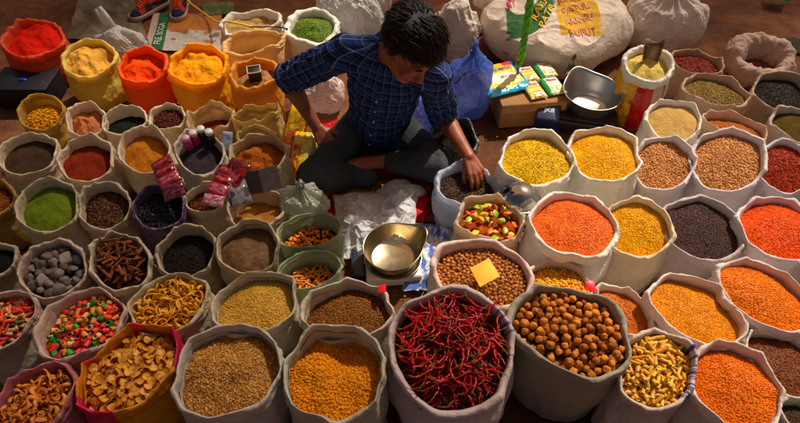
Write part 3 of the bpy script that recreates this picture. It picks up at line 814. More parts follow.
ch = [m_chilli(random.uniform(.055, .085), random.uniform(.0026, .0037), i) for i in range(14)]
def chilli_mats():
    a = item_mat((120, 2, 5), (214, 12, 20), .34, .4, 40); b = item_mat((92, 70, 20), (160, 120, 50), .6, .2, 40); return a, b
ca_, cb_ = chilli_mats()
for me_, ns_ in ch:
    me_.materials.append(ca_); me_.materials.append(cb_)
    mi = np.zeros(len(me_.polygons), dtype=np.int32); mi[ns_:] = 1; me_.polygons.foreach_set('material_index', mi)
def fill_chilli(f):
    gv, gf, gr = [], [], []
    base = 0
    for q in range(700):
        me_ = ch[q % 14][0]; V = getco(me_)
        a = math.sqrt(random.random()) * .86; b = random.random() * 6.283
        Mx = T(*f.P(f.fillr(b) * a, b, f.fillz(a, b) + random.uniform(.0, .012))) @ RZ(random.random() * 6.28) @ RX(random.gauss(0, .3)) @ RY(random.gauss(0, .14))
        A = np.array(Mx); W = V @ A[:3, :3].T + A[:3, 3]
        tr = []
        for p in me_.polygons:
            v = list(p.vertices)
            for i in range(1, len(v) - 1): tr.append((v[0], v[i], v[i + 1]))
        gv.append(W); gf.append(np.array(tr) + base); base += len(V); gr.append(np.full(len(V), random.uniform(.15, .8)))
    o = build_fill(f, 'dried_chilli_heap', grain_mat((80, 3, 4), (190, 14, 18), .4, .3), 'tangle of dark red dried chillies under the top layer', 'chillies', (np.vstack(gv), np.vstack(gf), np.concatenate(gr)), .05)
    items(f, 'dried_chilli', 'shiny red dried chilli on top of the big front sack', 'chilli', 'dried chillies on top of the big front sack', [c[0] for c in ch], None, 300, .03, 3, mind=.16, tilt=.14, lift=.05, rmax=.94, maxtry=30000)
def chilli_paint(th, u, rim):
    a = (th + 2 * PI) % (2 * PI)
    if rim and (a < .95 or a > 6.0) and n3(a * 16, 7, 3) > .18: return lin((92, 96, 168))
    return None
S('chilli', (222, 200, 196), 'big white sack of red dried chillies at the front centre', fill_chilli, None, .075, .03, .012, .04, .022, .07, .016, paint=chilli_paint, bottom=.9)

# left
S('ychunk', (216, 178, 78), 'yellow sack of bright yellow turmeric pieces at the left under the salmon bag', lambda f: G_(f, 'turmeric_pieces', 'bright yellow turmeric pieces in the yellow sack at left', (196, 118, 4), (250, 186, 14), (.013, .007, .006), tmpl=ICO, cat='turmeric', dens=2.), M_THIN, 0.068, .03, .01, .03, 0.011, .03, .008)
S('peach', CRM, 'cream sack of peach coloured powder beside the turmeric pieces', lambda f: P_(f, 'ground_spice', 'peach coloured lumpy powder in the cream sack', (222, 140, 84), (186, 104, 58)), None, 0.068, .03, .03, .05, 0.011, .05, .014)
S('dgreen', CRM, 'cream sack of very dark green powder between peach powder and dark red seeds', lambda f: P_(f, 'ground_herbs', 'very dark green powder in the cream sack', (34, 44, 34), (22, 28, 22), 'ground herbs'), None, 0.068, .01, .008, .05, 0.011, .045, .016)
S('dredseed', CRM, 'small cream sack of dark maroon berries in front of the orange bag', lambda f: G_(f, 'dried_berries', 'dark maroon dried berries in the small cream sack', (54, 18, 12), (132, 58, 44), (.0075, .006, .006), tmpl=ICO, cat='berries', dens=2.), None, 0.053, .02, .012, .04, 0.011, .04, .014)
S('cream1', (232, 206, 158), 'small cream sack of red flakes behind the pink and white capped jars', lambda f: G_(f, 'red_flakes', 'few red flakes deep in the small cream sack', (110, 30, 10), (190, 80, 40), (.007, .004, .002), cat='flakes'), M_THIN, 0.088, .01, .01, .08, 0.011, .05, .026)
S('cream2', (228, 200, 130), 'crumpled yellowish sack with a dark inside in front of the tin cup sack', lambda f: P_(f, 'ground_spice', 'dark grey powder deep in the crumpled yellowish sack', (70, 60, 50), (48, 40, 32)), M_THIN, 0.088, .01, .01, .08, 0.011, .05, .022)
S('cream3', (226, 200, 140), 'small flattened cream sack behind the rust brown powder', lambda f: P_(f, 'ground_spice', 'tan powder in the small flattened cream sack', (190, 150, 96), (150, 108, 62)), M_THIN, 0.078, .01, .01, .08, 0.011, .04, .022)
S('brown28', CRM, 'cream sack of dark taupe powder at the left edge', lambda f: P_(f, 'ground_spice', 'dark taupe powder in the cream sack at the left edge', (88, 66, 48), (62, 44, 32)), None, 0.058, .015, .006, .04, 0.011, .045, .012)
S('redbrown', CRM, 'cream sack of red brown powder between taupe and amber powder', lambda f: P_(f, 'ground_spice', 'red brown powder in the cream sack', (160, 56, 26), (120, 34, 16)), None, 0.063, .02, .006, .06, 0.011, .05, .016)
S('orangey', CRM, 'tall cream sack of amber powder left of the capped jars', lambda f: P_(f, 'ground_spice', 'amber powder with a dimple in the tall cream sack', (218, 140, 38), (180, 98, 20)), None, 0.068, .03, .012, .06, 0.011, .05, .018, hol=[(.3, .1, .3, .02)])
S('purple', GRY, 'grey sack of purple black powder with capped jars on its rim', lambda f: P_(f, 'ground_spice', 'purple black powder under the capped jars', (72, 62, 70), (48, 40, 48)), None, 0.063, .02, .006, .05, 0.011, .045, .014)
S('ob257', (222, 200, 160), 'cream sack of rust brown powder left of the yellow packet', lambda f: P_(f, 'ground_spice', 'lumpy rust brown powder in the cream sack', (190, 104, 32), (140, 66, 16)), None, 0.068, .03, .03, .04, 0.011, .05, .014)
S('green47', (214, 200, 170), 'cream sack of bright green powder at left', lambda f: P_(f, 'ground_herbs', 'bright green powder at left', (126, 146, 34), (92, 108, 20), 'ground herbs'), None, 0.063, .025, .008, .04, 0.011, .05, .012)
S('bark', (212, 196, 170), 'cream sack of brown dried bark chips between green powder and black seed pods', lambda f: G_(f, 'bark_chips', 'brown dried bark chips', (58, 34, 22), (150, 104, 72), (.014, .0045, .003), cat='bark', dens=2.6, flat=True), None, 0.068, .02, .012, .05, 0.011, .05, .014)
S('black158', (110, 84, 124), 'purple plastic lined sack of black seed pods', lambda f: G_(f, 'seed_pods', 'glossy black seed pods in the purple lined sack', (14, 14, 16), (66, 66, 76), (.012, .007, .005), tmpl=ICO, cat='seed pods', dens=2., rough=.35), M_PLAS, 0.068, .015, .012, .05, 0.011, .05, .014)
S('red207', CRM, 'small cream sack of red brown flakes under the red packets', lambda f: G_(f, 'spice_flakes', 'red brown flakes under the red packets', (80, 26, 14), (176, 96, 62), (.010, .006, .002), cat='flakes', dens=2.2, flat=True), None, 0.068, .015, .012, .06, 0.011, .05, .016)
S('tan257', (222, 200, 164), 'cream sack of honey tan powder behind the grey brown cumin powder', lambda f: P_(f, 'ground_spice', 'honey tan powder in the cream sack', (206, 142, 66), (160, 98, 36)), None, 0.078, .03, .012, .04, 0.011, .045, .016, hol=[(.1, .3, .5, .03)])
S('edge5', (196, 160, 80), 'yellowish sack of brown orange spice cut off by the left edge', lambda f: G_(f, 'spice_pieces', 'brown orange spice pieces at the left edge', (96, 46, 12), (190, 110, 40), (.009, .006, .004), cat='spice'), M_THIN, .04, .02, .01)
S('edge6', (196, 180, 150), 'cream sack of black powder cut off by the left edge', lambda f: P_(f, 'ground_spice', 'black powder at the left edge', (34, 30, 26), (22, 18, 16)), None, .04, .02, .01)

rock_m = [m_rock(.0165 + .0012 * i, i) for i in range(6)]
def fill_rock(f):
    P_(f, 'mineral_bed', 'dark crumbs under the grey lumps', (60, 54, 50), (40, 34, 32), 'mineral')
    items(f, 'mineral_lump', 'grey faceted mineral lump in the pinkish left sack', 'mineral lump', 'grey lumps in the pinkish left sack', rock_m, [item_mat((40, 36, 36), (150, 134, 126), .8, .2, 50)], 70, .017, 2, flat=False, mind=.85, smin=.6, smax=1.25)
S('lumps', (216, 190, 172), 'pinkish cream sack of grey mineral lumps at left', fill_rock, None, 0.073, .02, 0, .05, 0.011, .05, .014)
bark_m = [m_bark(random.uniform(.045, .08), random.uniform(.007, .015), i) for i in range(7)]
def fill_cinn(f):
    P_(f, 'cinnamon_bed', 'brown crumbs under the cinnamon bark', (92, 48, 24), (60, 28, 14), 'cinnamon')
    items(f, 'cinnamon_bark', 'brown curled strip of cinnamon bark in the left sack', 'cinnamon', 'cinnamon bark strips in the left sack', bark_m, [item_mat((58, 32, 20), (146, 82, 46), .8, .12, 30)], 110, .024, 3, mind=.32, tilt=.2, lift=.2, rmax=.78)
S('cinn', (216, 198, 172), 'cream sack of cinnamon bark strips right of the mineral lumps', fill_cinn, None, 0.073, .02, 0, .06, 0.011, .05, .016)
S('black185', (200, 180, 150), 'cream sack of black peppercorns behind the curly orange snacks', lambda f: G_(f, 'peppercorns', 'black peppercorns in the cream sack', (18, 14, 12), (64, 52, 44), (.0042, .0042, .0042), cat='peppercorns', dens=1.7), None, 0.068, .015, .008, .05, 0.011, .05, .014)
S('cumin', (212, 194, 164), 'cream sack of grey brown ground cumin left of the green bags', lambda f: P_(f, 'ground_cumin', 'grey brown ground cumin in the cream sack', (138, 106, 74), (98, 70, 46)), None, 0.063, .025, .012, .05, 0.011, .055, .014, hol=[(.3, .3, .4, .02)])

cube_m = [m_tube(.019, .0075, .05, i + 5, 9) for i in range(3)]
def fill_tub1(f):
    P_(f, 'dark_spice', 'dark spice below the orange pieces', (96, 60, 24), (64, 36, 14))
    items(f, 'orange_piece', 'orange tube snack in the upper pale green bag', 'snack', 'orange pieces in the upper green bag', cube_m, [item_mat((206, 96, 12), (246, 150, 40), .45)], 80, .0085, 2, mind=.8, rmax=.88)
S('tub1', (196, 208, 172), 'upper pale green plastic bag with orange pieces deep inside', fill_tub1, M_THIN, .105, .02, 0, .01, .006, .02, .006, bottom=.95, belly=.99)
stick_m = [m_tube(.036, .0042, .06, i + 9, 8, False) for i in range(3)]
def fill_tub2(f):
    P_(f, 'dark_spice', 'dark spice below the orange sticks', (90, 54, 22), (60, 34, 14))
    items(f, 'orange_stick', 'orange brown stick snack in the lower pale green bag', 'snack', 'orange sticks in the lower green bag', stick_m, [item_mat((186, 96, 22), (236, 150, 50), .45)], 110, .011, 2, mind=.5, rmax=.84)
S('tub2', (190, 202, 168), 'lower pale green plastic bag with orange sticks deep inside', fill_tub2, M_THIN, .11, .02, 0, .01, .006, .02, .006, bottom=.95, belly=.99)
curl_m = [m_curl(random.uniform(.06, .10), random.uniform(.007, .010), i) for i in range(8)]
def fill_curls(f):
    P_(f, 'curl_bed', 'golden crumbs under the curly snacks', (170, 100, 14), (120, 62, 8), 'snack')
    items(f, 'curly_snack', 'golden orange curly snack in the left front sack', 'snack', 'curly snacks in the left front sack', curl_m, [item_mat((220, 132, 10), (255, 196, 50), .45, .3, 40, .15)], 280, .014, 3, mind=.56, tilt=.6, rmax=.97)
S('curls', (206, 190, 162), 'cream sack of golden curly snacks behind the pink plastic bag', fill_curls, None, 0.068, .02, 0, .05, 0.011, .05, .014)
S('ygrain', (204, 194, 172), 'grey cream sack of yellow fenugreek grain beside the curly snacks', lambda f: G_(f, 'fenugreek', 'yellow fenugreek grain beside the curly snacks', (206, 150, 40), (240, 200, 96), (.0052, .0036, .003), cat='grain', dens=1.8), None, 0.054, .024, .008, .06, 0.011, .055, .014)
S('mbrown', (210, 194, 174), 'cream sack of coppery brown seeds left of the red chillies', lambda f: G_(f, 'coriander_seed', 'coppery brown seeds left of the red chillies', (92, 50, 14), (176, 112, 48), (.0045, .004, .004), cat='seeds', dens=1.8), None, 0.063, .02, .01, .06, 0.011, .06, .018)
S('pale', (208, 196, 186), 'pinkish white sack of pale brown vermicelli pieces at the front', lambda f: G_(f, 'vermicelli', 'pale brown short vermicelli pieces at the front', (160, 98, 32), (238, 182, 96), (.0095, .0034, .0034), cat='vermicelli', dens=2.6, flat=True), None, 0.068, .024, .014, .03, 0.011, .06, .008)
S('yor', (204, 196, 174), 'grey white sack of yellow orange chunks left of the chillies', lambda f: G_(f, 'yellow_chunks', 'yellow orange small chunks in the front sack left of the chillies', (216, 120, 2), (250, 172, 24), (.0066, .005, .0045), tmpl=ICO, cat='chunks', dens=2.), None, 0.078, .028, .018, .06, 0.011, .06, .016, hol=[(.3, .4, .55, .04)])
ctube = [m_tube(.021, .0088, .06, i + 15, 9) for i in range(3)]
cm_ = [((206, 40, 12), (250, 84, 30)), ((200, 20, 40), (240, 60, 80)), ((20, 110, 30), (60, 170, 60)), ((214, 130, 50), (246, 176, 90)), ((226, 120, 20), (250, 160, 50)), ((200, 150, 90), (236, 196, 140))]
def copies(meshes, mats):
    out = []
    for c in mats:
        for q in meshes:
            m = q.copy(); m.materials.clear(); m.materials.append(item_mat(c[0], c[1], .5, .4)); out.append(m)
    return out
ctubes = copies(ctube[:2], cm_)
def fill_fry(f):
    P_(f, 'snack_bed', 'orange crumbs under the coloured tube snacks', (170, 90, 40), (120, 56, 24), 'snack')
    items(f, 'coloured_tube_snack', 'short orange, red, green or tan tube snack in the pinkish left sack', 'snack', 'coloured tube snacks in the pinkish left sack', ctubes, None, 210, .0116, 2, flat=False, mind=.8, rmax=.97)
S('fry85', (214, 184, 168), 'pinkish sack of red, orange and green tube snacks at left', fill_fry, None, 0.068, .025, 0, .06, 0.011, .05, .02)
cst = copies([m_tube(.042, .0045, .05, 31, 8, False), m_tube(.032, .0055, .08, 32, 8, False)], [cm_[0], cm_[1], cm_[3], cm_[5], ((40, 70, 30), (90, 120, 60))])
def fill_fry2(f):
    P_(f, 'snack_bed', 'brown crumbs under the coloured stick snacks', (110, 66, 40), (76, 40, 24), 'snack')
    items(f, 'coloured_stick_snack', 'red, orange or tan stick snack in the sack at the left edge', 'snack', 'coloured stick snacks at the left edge', cst, None, 170, .0115, 2, mind=.5, rmax=.95)
S('fry10', (214, 190, 172), 'pinkish cream sack of red and tan stick snacks at the left edge', fill_fry2, None, 0.068, .02, 0, .05, 0.011, .05, .014)
disc_m = [m_disc(.0135, i) for i in range(6)]
def fill_pink(f):
    P_(f, 'wafer_bed', 'tan wafers packed below the loose ones', (196, 130, 60), (150, 90, 34), 'wafer')
    items(f, 'round_wafer', 'pale yellow round wafer snack in the pink plastic bag', 'wafer', 'round wafers in the pink plastic bag', disc_m, [item_mat((220, 128, 24), (252, 192, 76), .4, .4, 50, .3)], 280, .0135, 3, mind=.6, tilt=.6, rmax=.97)
def pink_paint(th, u, rim):
    c = math.cos(th); q = math.sin(th); v = n3(c * 1.8, q * 1.8, 1.5 + u * 1.4)
    if q > .15: return lin((226, 140, 20)) if v > -.2 else lin((226, 60, 60))
    if q < -.75: return lin((224, 150, 30)) if v > -.1 else lin((210, 30, 80))
    return lin((226, 36, 86)) if v > -.25 else lin((244, 170, 170))
S('pink', (220, 50, 90), 'pink and yellow plastic bag of pale round wafers at the lower left', fill_pink, M_PLAS, 0.078, .02, 0, .10, 0.011, .06, .02, paint=pink_paint)
curl2 = [m_curl(random.uniform(.05, .075), random.uniform(.010, .014), i + 40) for i in range(6)]
def fill_bl(f):
    P_(f, 'snack_bed', 'brown crumbs under the pale curls', (150, 90, 36), (104, 58, 20), 'snack')
    items(f, 'pale_curl_snack', 'pale orange folded curl snack in the bottom left bag', 'snack', 'pale curls in the bottom left bag', curl2, [item_mat((180, 86, 18), (232, 144, 50), .45, .4, 40)], 150, .013, 3, mind=.55, tilt=.6, rmax=.95)
S('bl25', (190, 110, 120), 'dull pink bag of pale orange curls in the bottom left corner', fill_bl, M_PLAS, 0.068, .02, 0, .06, 0.011, .05, .02)

# ------------------------------------------------------------------ ground, light, camera
def ground():
    xs = np.concatenate([np.linspace(-40, -3.2, 12), np.linspace(-3, 3.4, 190), np.linspace(3.6, 40, 12)])
    ys = np.concatenate([np.linspace(-30, -.2, 10), np.linspace(0, 4.9, 150), np.linspace(5.2, 60, 16)])
    V = []
    for y in ys:
        for x in xs:
            z = 0
            if -3.2 < x < 3.6 and y > 0 and y < 5:
                z = .008 * fbm(x * 2, y * 2, 0, 3) - .01
                if y > 2.5: z += .05 * sstep(2.7, 3.6, y) * max(0, ridge(x * .9 + y * .5, y * 1.4 - x * .3, 4) - .35) * sstep(.3, 1.3, x) 
            else: z = -.02
            V.append((x, y, z))
    nx = len(xs)
    Fc = [(j * nx + i, j * nx + i + 1, (j + 1) * nx + i + 1, (j + 1) * nx + i) for j in range(len(ys) - 1) for i in range(nx - 1)]
    me = mesh('ground', V, Fc)
    m, N, L, B, O = newmat('bare_brown_earth'); oc = objco(N)
    a = nz(N, L, 1.6, 7, oc, .62); b = nz(N, L, 16, 6, oc, .65); c = nz(N, L, 120, 3, oc)
    r = ramp(N, L, a.outputs['Fac'], [(.3, lin((70, 40, 24))), (.5, lin((118, 72, 44))), (.72, lin((150, 98, 62)))])
    r2 = ramp(N, L, b.outputs['Fac'], [(.3, (.55, .5, .46, 1)), (.62, (1, 1, 1, 1))])
    cc = mixc(N, L, 1., r.outputs[0], r2.outputs[0], 'MULTIPLY')
    L.new(cc, B.inputs['Base Color']); B.inputs['Roughness'].default_value = .85; B.inputs['Specular IOR Level'].default_value = .2
    x = bump(N, L, b.outputs['Fac'], .5, .02); x = bump(N, L, c.outputs['Fac'], .4, .004, x); L.new(x, B.inputs['Normal'])
    o = link('ground', me, m); o['kind'] = 'structure'
    return o
ground()

SUN_EL, SUN_AZ = R_(52), R_(40)      # the sun stands behind the seller, a little to the right
sd = Vector((math.sin(SUN_AZ) * math.cos(SUN_EL), math.cos(SUN_AZ) * math.cos(SUN_EL), math.sin(SUN_EL)))
w = bpy.data.worlds.new('World'); scene.world = w; w.use_nodes = True
wn = w.node_tree.nodes; wl = w.node_tree.links
sky = wn.new('ShaderNodeTexSky'); sky.sky_type = 'NISHITA'; sky.sun_disc = False
sky.sun_elevation = SUN_EL; sky.sun_rotation = SUN_AZ
sky.air_density = 1.0; sky.dust_density = 5.0; sky.ozone_density = .6
bg = wn['Background']; bg.inputs['Strength'].default_value = .055
tint = wn.new('ShaderNodeMix'); tint.data_type = 'RGBA'; tint.blend_type = 'MULTIPLY'; tint.inputs[0].default_value = 1
tint.inputs[7].default_value = (1.0, .82, .66, 1)
wl.new(sky.outputs[0], tint.inputs[6]); wl.new(tint.outputs[2], bg.inputs['Color'])
sl = bpy.data.lights.new('sun', 'SUN'); sl.energy = 5.0; sl.angle = R_(1.2); sl.color = (1, .92, .79)
so = bpy.data.objects.new('sun', sl); col.objects.link(so)
so.rotation_euler = (-sd).to_track_quat('-Z', 'Y').to_euler(); so.location = sd * 10

cam = bpy.data.cameras.new('camera'); cam.lens = 36 * 582 / 800; cam.sensor_width = 36; cam.clip_end = 300; cam.clip_start = .05
co = bpy.data.objects.new('camera', cam); col.objects.link(co)
co.location = (0, 0, 2.0); co.rotation_euler = (R_(42), 0, 0); scene.camera = co
scene.view_settings.view_transform = 'Standard'; scene.view_settings.look = 'None'; scene.view_settings.exposure = 0
scene.cycles.max_bounces = 8; scene.cycles.transparent_max_bounces = 12

# unseen screen added above the stall; its openness map shapes the pools of sunlight
def added_shade_screen():
    Z = 3.3; k = (Z - .3) / math.tan(SUN_EL); ox, oy = k * math.sin(SUN_AZ), k * math.cos(SUN_AZ)
    NX, NY = 120, 90; V = []; D = []
    pools = [(.68, 1.75, .6, .45, 1.25), (.62, 1.4, .28, .3, 1.0), (.04, 1.5, .38, .38, 1.2), (-.35, 2.8, .9, .5, 1.2), (-1.3, 2.66, .75, .30, 1.2), (.5, 2.6, .7, .5, .95), (1.1, 1.6, .5, .4, .92), (1.0, 1.2, .6, .5, .8)]
    for j in range(NY + 1):
        for i in range(NX + 1):
            tx = -3.2 + 6.4 * i / NX; ty = -.2 + 5.2 * j / NY
            t = .37 + .37 * sstep(.15, .8, tx) * sstep(3.2, 2.5, ty) - .10 * sstep(-.6, -1.6, tx) - .06 * sstep(1.2, .6, ty)
            for (cx, cy, sx, sy, a) in pools: t = max(t, t + (a - t) * math.exp(-((tx - cx) / sx) ** 2 - ((ty - cy) / sy) ** 2) if a > t else t)
            if ty > 3.2: t *= 1 - .6 * sstep(3.2, 4., ty)
            t += .09 * fbm(tx * 1.7, ty * 1.7, 5, 3)
            V.append((tx + ox, ty + oy, Z + .05 * n3(tx * .8, ty * .8, 1))); D.append(max(.08, min(1., t)))
    fs = [(j * (NX + 1) + i, j * (NX + 1) + i + 1, (j + 1) * (NX + 1) + i + 1, (j + 1) * (NX + 1) + i) for j in range(NY) for i in range(NX)]
    me = mesh('added_shade_screen', V, fs); setfl(me, D, 'openness')
    m, N, L, B, O = newmat('sun_pool_screen'); a = N.new('ShaderNodeAttribute'); a.attribute_name = 'openness'
    B.inputs['Base Color'].default_value = lin((190, 150, 110)); B.inputs['Roughness'].default_value = .9
    tl = N.new('ShaderNodeBsdfTranslucent'); tl.inputs[0].default_value = lin((226, 180, 130)); mx0 = N.new('ShaderNodeMixShader'); mx0.inputs[0].default_value = .6
    L.new(B.outputs[0], mx0.inputs[1]); L.new(tl.outputs[0], mx0.inputs[2])
    tp = N.new('ShaderNodeBsdfTransparent'); mx = N.new('ShaderNodeMixShader'); L.new(a.outputs['Fac'], mx.inputs[0]); L.new(mx0.outputs[0], mx.inputs[1]); L.new(tp.outputs[0], mx.inputs[2])
    L.new(mx.outputs[0], O.inputs[0])
    o = link('added_shade_screen', me, m); o['kind'] = 'structure'
added_shade_screen()

# ------------------------------------------------------------------ everything that stands between the sacks
def film(name, c, trans=.3, rough=.2, alpha=1.):
    key = (name, c, trans)
    if key in _cache: return _cache[key]
    m, N, L, B, O = newmat(name); oc = objco(N)
    t = nz(N, L, 9, 5, oc, .6); r = ramp(N, L, t.outputs['Fac'], [(.3, lin(tuple(v * .86 for v in c))), (.65, lin(c))])
    L.new(r.outputs[0], B.inputs['Base Color']); B.inputs['Roughness'].default_value = rough
    def crease(sc):
        q = nz(N, L, sc, 2, oc, .5); a = N.new('ShaderNodeMath'); a.operation = 'SUBTRACT'; a.inputs[1].default_value = .5; L.new(q.outputs['Fac'], a.inputs[0])
        b = N.new('ShaderNodeMath'); b.operation = 'ABSOLUTE'; L.new(a.outputs[0], b.inputs[0]); return b.outputs[0]
    x = bump(N, L, crease(16), .7, .03); x = bump(N, L, crease(40), .6, .012, x); L.new(x, B.inputs['Normal'])
    tr = N.new('ShaderNodeBsdfTranslucent'); L.new(r.outputs[0], tr.inputs[0]); L.new(x, tr.inputs['Normal'])
    mx = N.new('ShaderNodeMixShader'); mx.inputs[0].default_value = trans; L.new(B.outputs[0], mx.inputs[1]); L.new(tr.outputs[0], mx.inputs[2]); sh = mx.outputs[0]
    if alpha < 1:
        tp = N.new('ShaderNodeBsdfTransparent'); m2 = N.new('ShaderNodeMixShader'); m2.inputs[0].default_value = alpha; L.new(tp.outputs[0], m2.inputs[1]); L.new(sh, m2.inputs[2]); sh = m2.outputs[0]
    L.new(sh, O.inputs[0]); _cache[key] = m
    return m
WPL = lambda: film('white_plastic_film', (240, 238, 234), .35, alpha=.85)
def crumple(name, loc, half, mat, label, cat, seed=1, amp=.22, flat=.7, rz=0., parent=None, sub=6, knot=0.):
    """a soft bag: a slack rounded body with long thin creases; knot > 0 gathers the top into pleats"""
    V, F_ = ico(sub); vs = []; s = seed * 4.3
    for v in V:
        x, y, z = v
        d = 1 + amp * .9 * n3(x * 1.2 + s, y * 1.2, z * 1.2) + amp * .35 * n3(x * 2.6, y * 2.6 + s, z * 2.6)
        d += amp * .26 * sharp(x * 1.5 + s, y * 1.5, z * .8) + amp * .16 * sharp(x * 3 + z, y * 3 + s, z * 1.6) + amp * .09 * sharp(x * 6, y * 6 + s, z * 4) + amp * .05 * sharp(x * 12 + s, y * 12, z * 9)
        k = 1.
        if knot:
            th = math.atan2(y, x); up_ = sstep(-.3, .95, z)
            pl = n3(math.cos(th) * 3.2 + s, math.sin(th) * 3.2, z * .5) + .6 * n3(math.cos(th) * 7, math.sin(th) * 7 + s, z * .6)
            d += pl * .28 * up_ * amp / .2
            k = 1 - .8 * sstep(.62, .93, z) + 1.1 * sstep(.955, 1., z)
        q = Vector((x * half[0] * k, y * half[1] * k, z * half[2])) * d
        if knot: q.z += knot * half[2] * sstep(.7, 1., z)
        if q.z < -half[2] * flat: q.z = -half[2] * flat + (q.z + half[2] * flat) * .08
        vs.append(q)
    me = mesh(name, vs, [tuple(map(int, f)) for f in F_])
    o = link(name, me, mat, parent); o.matrix_world = T(*loc) @ T(0, 0, half[2] * flat) @ RZ(rz)
    if label: tag(o, label, cat)
    return o

def quad_fn(c, bow=0., seed=0., rough=0.):
    """patch mapping (u,v in 0..1) over four ground corners c = [near left, near right, far right, far left]"""
    c = [Vector(p) for p in c]
    def fn(u, v, w):
        p = c[0] * (1 - u) * (1 - v) + c[1] * u * (1 - v) + c[2] * u * v + c[3] * (1 - u) * v
        n = (c[1] - c[0]).cross(c[3] - c[0]).normalized()
        b = bow * 4 * u * (1 - u) * 4 * v * (1 - v)
        if rough: b += rough * (ridge(p.x * 6 + seed, p.y * 6, p.z * 6) + .5 * ridge(p.x * 15 + seed, p.y * 15, 1))
        return p + n * (b + w)
    return fn

M_PAINT = {}
def ink(c, rough=.5): return plain('printed_ink', c, rough, var=.06, scale=60)
def sheet(name, fn, mat, paint=None, nu=50, nv=50):
    me = patch(fn, 0, 1, 0, 1, nu, nv)
    if paint:
        setcol(me, [tuple(paint(i / nu, j / nv)[:3]) + (1,) for j in range(nv + 1) for i in range(nu + 1)])
    return me
def text_on(s, fn, u, v, h, wdt, mat, parent, off=.003, rot=0., name='lettering'):
    me = text_mesh(s, 1.0)
    V = getco(me); w0 = np.abs(V[:, 0]).max() * 2; h0 = .72
    cr, sr = math.cos(rot), math.sin(rot)
    def f(x, y, z):
        a = x / w0 * wdt; b = y / h0 * h
        return tuple(fn(u + a * cr - b * sr, v + a * sr + b * cr, off))
    bm = bmesh.new(); bm.from_mesh(me)
    bmesh.ops.triangulate(bm, faces=bm.faces[:])
    bmesh.ops.subdivide_edges(bm, edges=bm.edges[:], cuts=1)
    bm.to_mesh(me); bm.free()
    remap(me, f); me.polygons.foreach_set('use_smooth', [True] * len(me.polygons))
    return link(name, me, mat, parent)

# --- sneakers the seller took off
def sneaker(loc, rz, label):
    r = empty('sneaker', T(*loc) @ RZ(rz)); tag(r, label, 'shoe', 'pair of sneakers on the printed sheet')
    Y = [(-.145, .022, .03), (-.138, .034, .065), (-.115, .039, .092), (-.08, .040, .1), (-.045, .039, .098), (-.01, .041, .092), (.03, .045, .078), (.07, .049, .064), (.1, .048, .054), (.125, .041, .044), (.142, .026, .032), (.148, .01, .022)]
    s = Soup(); rings = []; NA = 28
    for y, w_, h in Y:
        rg = []
        for j in range(NA):
            a = 2 * PI * j / NA; c, q = math.cos(a), math.sin(a)
            rg.append(Vector((w_ * math.copysign(abs(c) ** .75, c) * (1 - .25 * max(0, q)), y, .02 + (h - .02) * (max(0, q) ** .9) - .012 * max(0, -q))))
        rings.append(rg)
    s.loft(rings); me = eval_mods(s.mesh('upper'), [('SUBSURF', dict(levels=2, render_levels=2))])
    V = getco(me); C = []
    for x, y, z in V:
        n = n3(x * 30, y * 22, z * 30)
        if y > .088 and z < .056: c = (38, 44, 84)
        elif z < .034: c = (50, 52, 84)
        elif abs(x) < .016 and y < .075: c = (206, 66, 40)
        elif n > .12: c = (208, 62, 44)
        elif n < -.15: c = (44, 40, 52)
        else: c = (112, 76, 76)
        C.append(lin(c))
    setcol(me, C); link('upper', me, M_FAB, r)
    s = Soup(); rings = []
    for z, k in ((.0, .96), (.004, 1.04), (.016, 1.06), (.026, 1.04), (.028, .98)):
        out = [Vector((-w_ * 1.0 * k - .003, y * (1.0 + .02 * k), z)) for y, w_, h in Y] + [Vector((w_ * k + .003, y * (1.0 + .02 * k), z)) for y, w_, h in reversed(Y)]
        rings.append(out)
    s.loft(rings); link('sole', s.mesh('sole'), plain('worn_rubber', (176, 156, 140), .7, bmp=.4, bscale=120), r)
    s = Soup()
    for i in range(6):
        y0 = -.012 + i * .015
        z0 = .1 - i * .0068
        s.tube([(-.028, y0 - .004, z0 - .012), (-.012, y0 + .003, z0 + .003), (.012, y0 + .008, z0 + .003), (.028, y0 + .011, z0 - .013)], .0035, 6)
        s.tube([(.028, y0 - .004, z0 - .012), (.012, y0 + .003, z0 + .005), (-.012, y0 + .008, z0 + .004), (-.028, y0 + .011, z0 - .013)], .0035, 6)
    s.tube([(0, -.01, .105), (.03, .0, .112), (.05, .03, .08), (.056, .05, .04), (.062, .08, .006)], .0028, 6)
    s.tube([(0, -.01, .105), (-.03, .005, .11), (-.03, .03, .1), (-.008, .012, .107)], .0028, 6)
    link('laces', s.mesh('laces'), plain('orange_lace', (255, 84, 40), .6), r)
    s = Soup(); s.ellipsoid((0, -.085, .098), (.026, .042, .006)); link('opening', s.mesh('opening'), plain('dark_lining', (30, 24, 26), .9), r)
    return r
p = (-1.661, 3.558, 0.0); sneaker((p[0], p[1] + .02, .012), R_(180 - 36), 'navy toed sneaker with orange laces, left of the pair, angled towards the salmon bag')
p = (-1.458, 3.57, 0.0); sneaker((p[0], p[1] + .03, .012), R_(180 + 4), 'navy toed sneaker with orange laces, right of the pair, pointing at the golden powder')

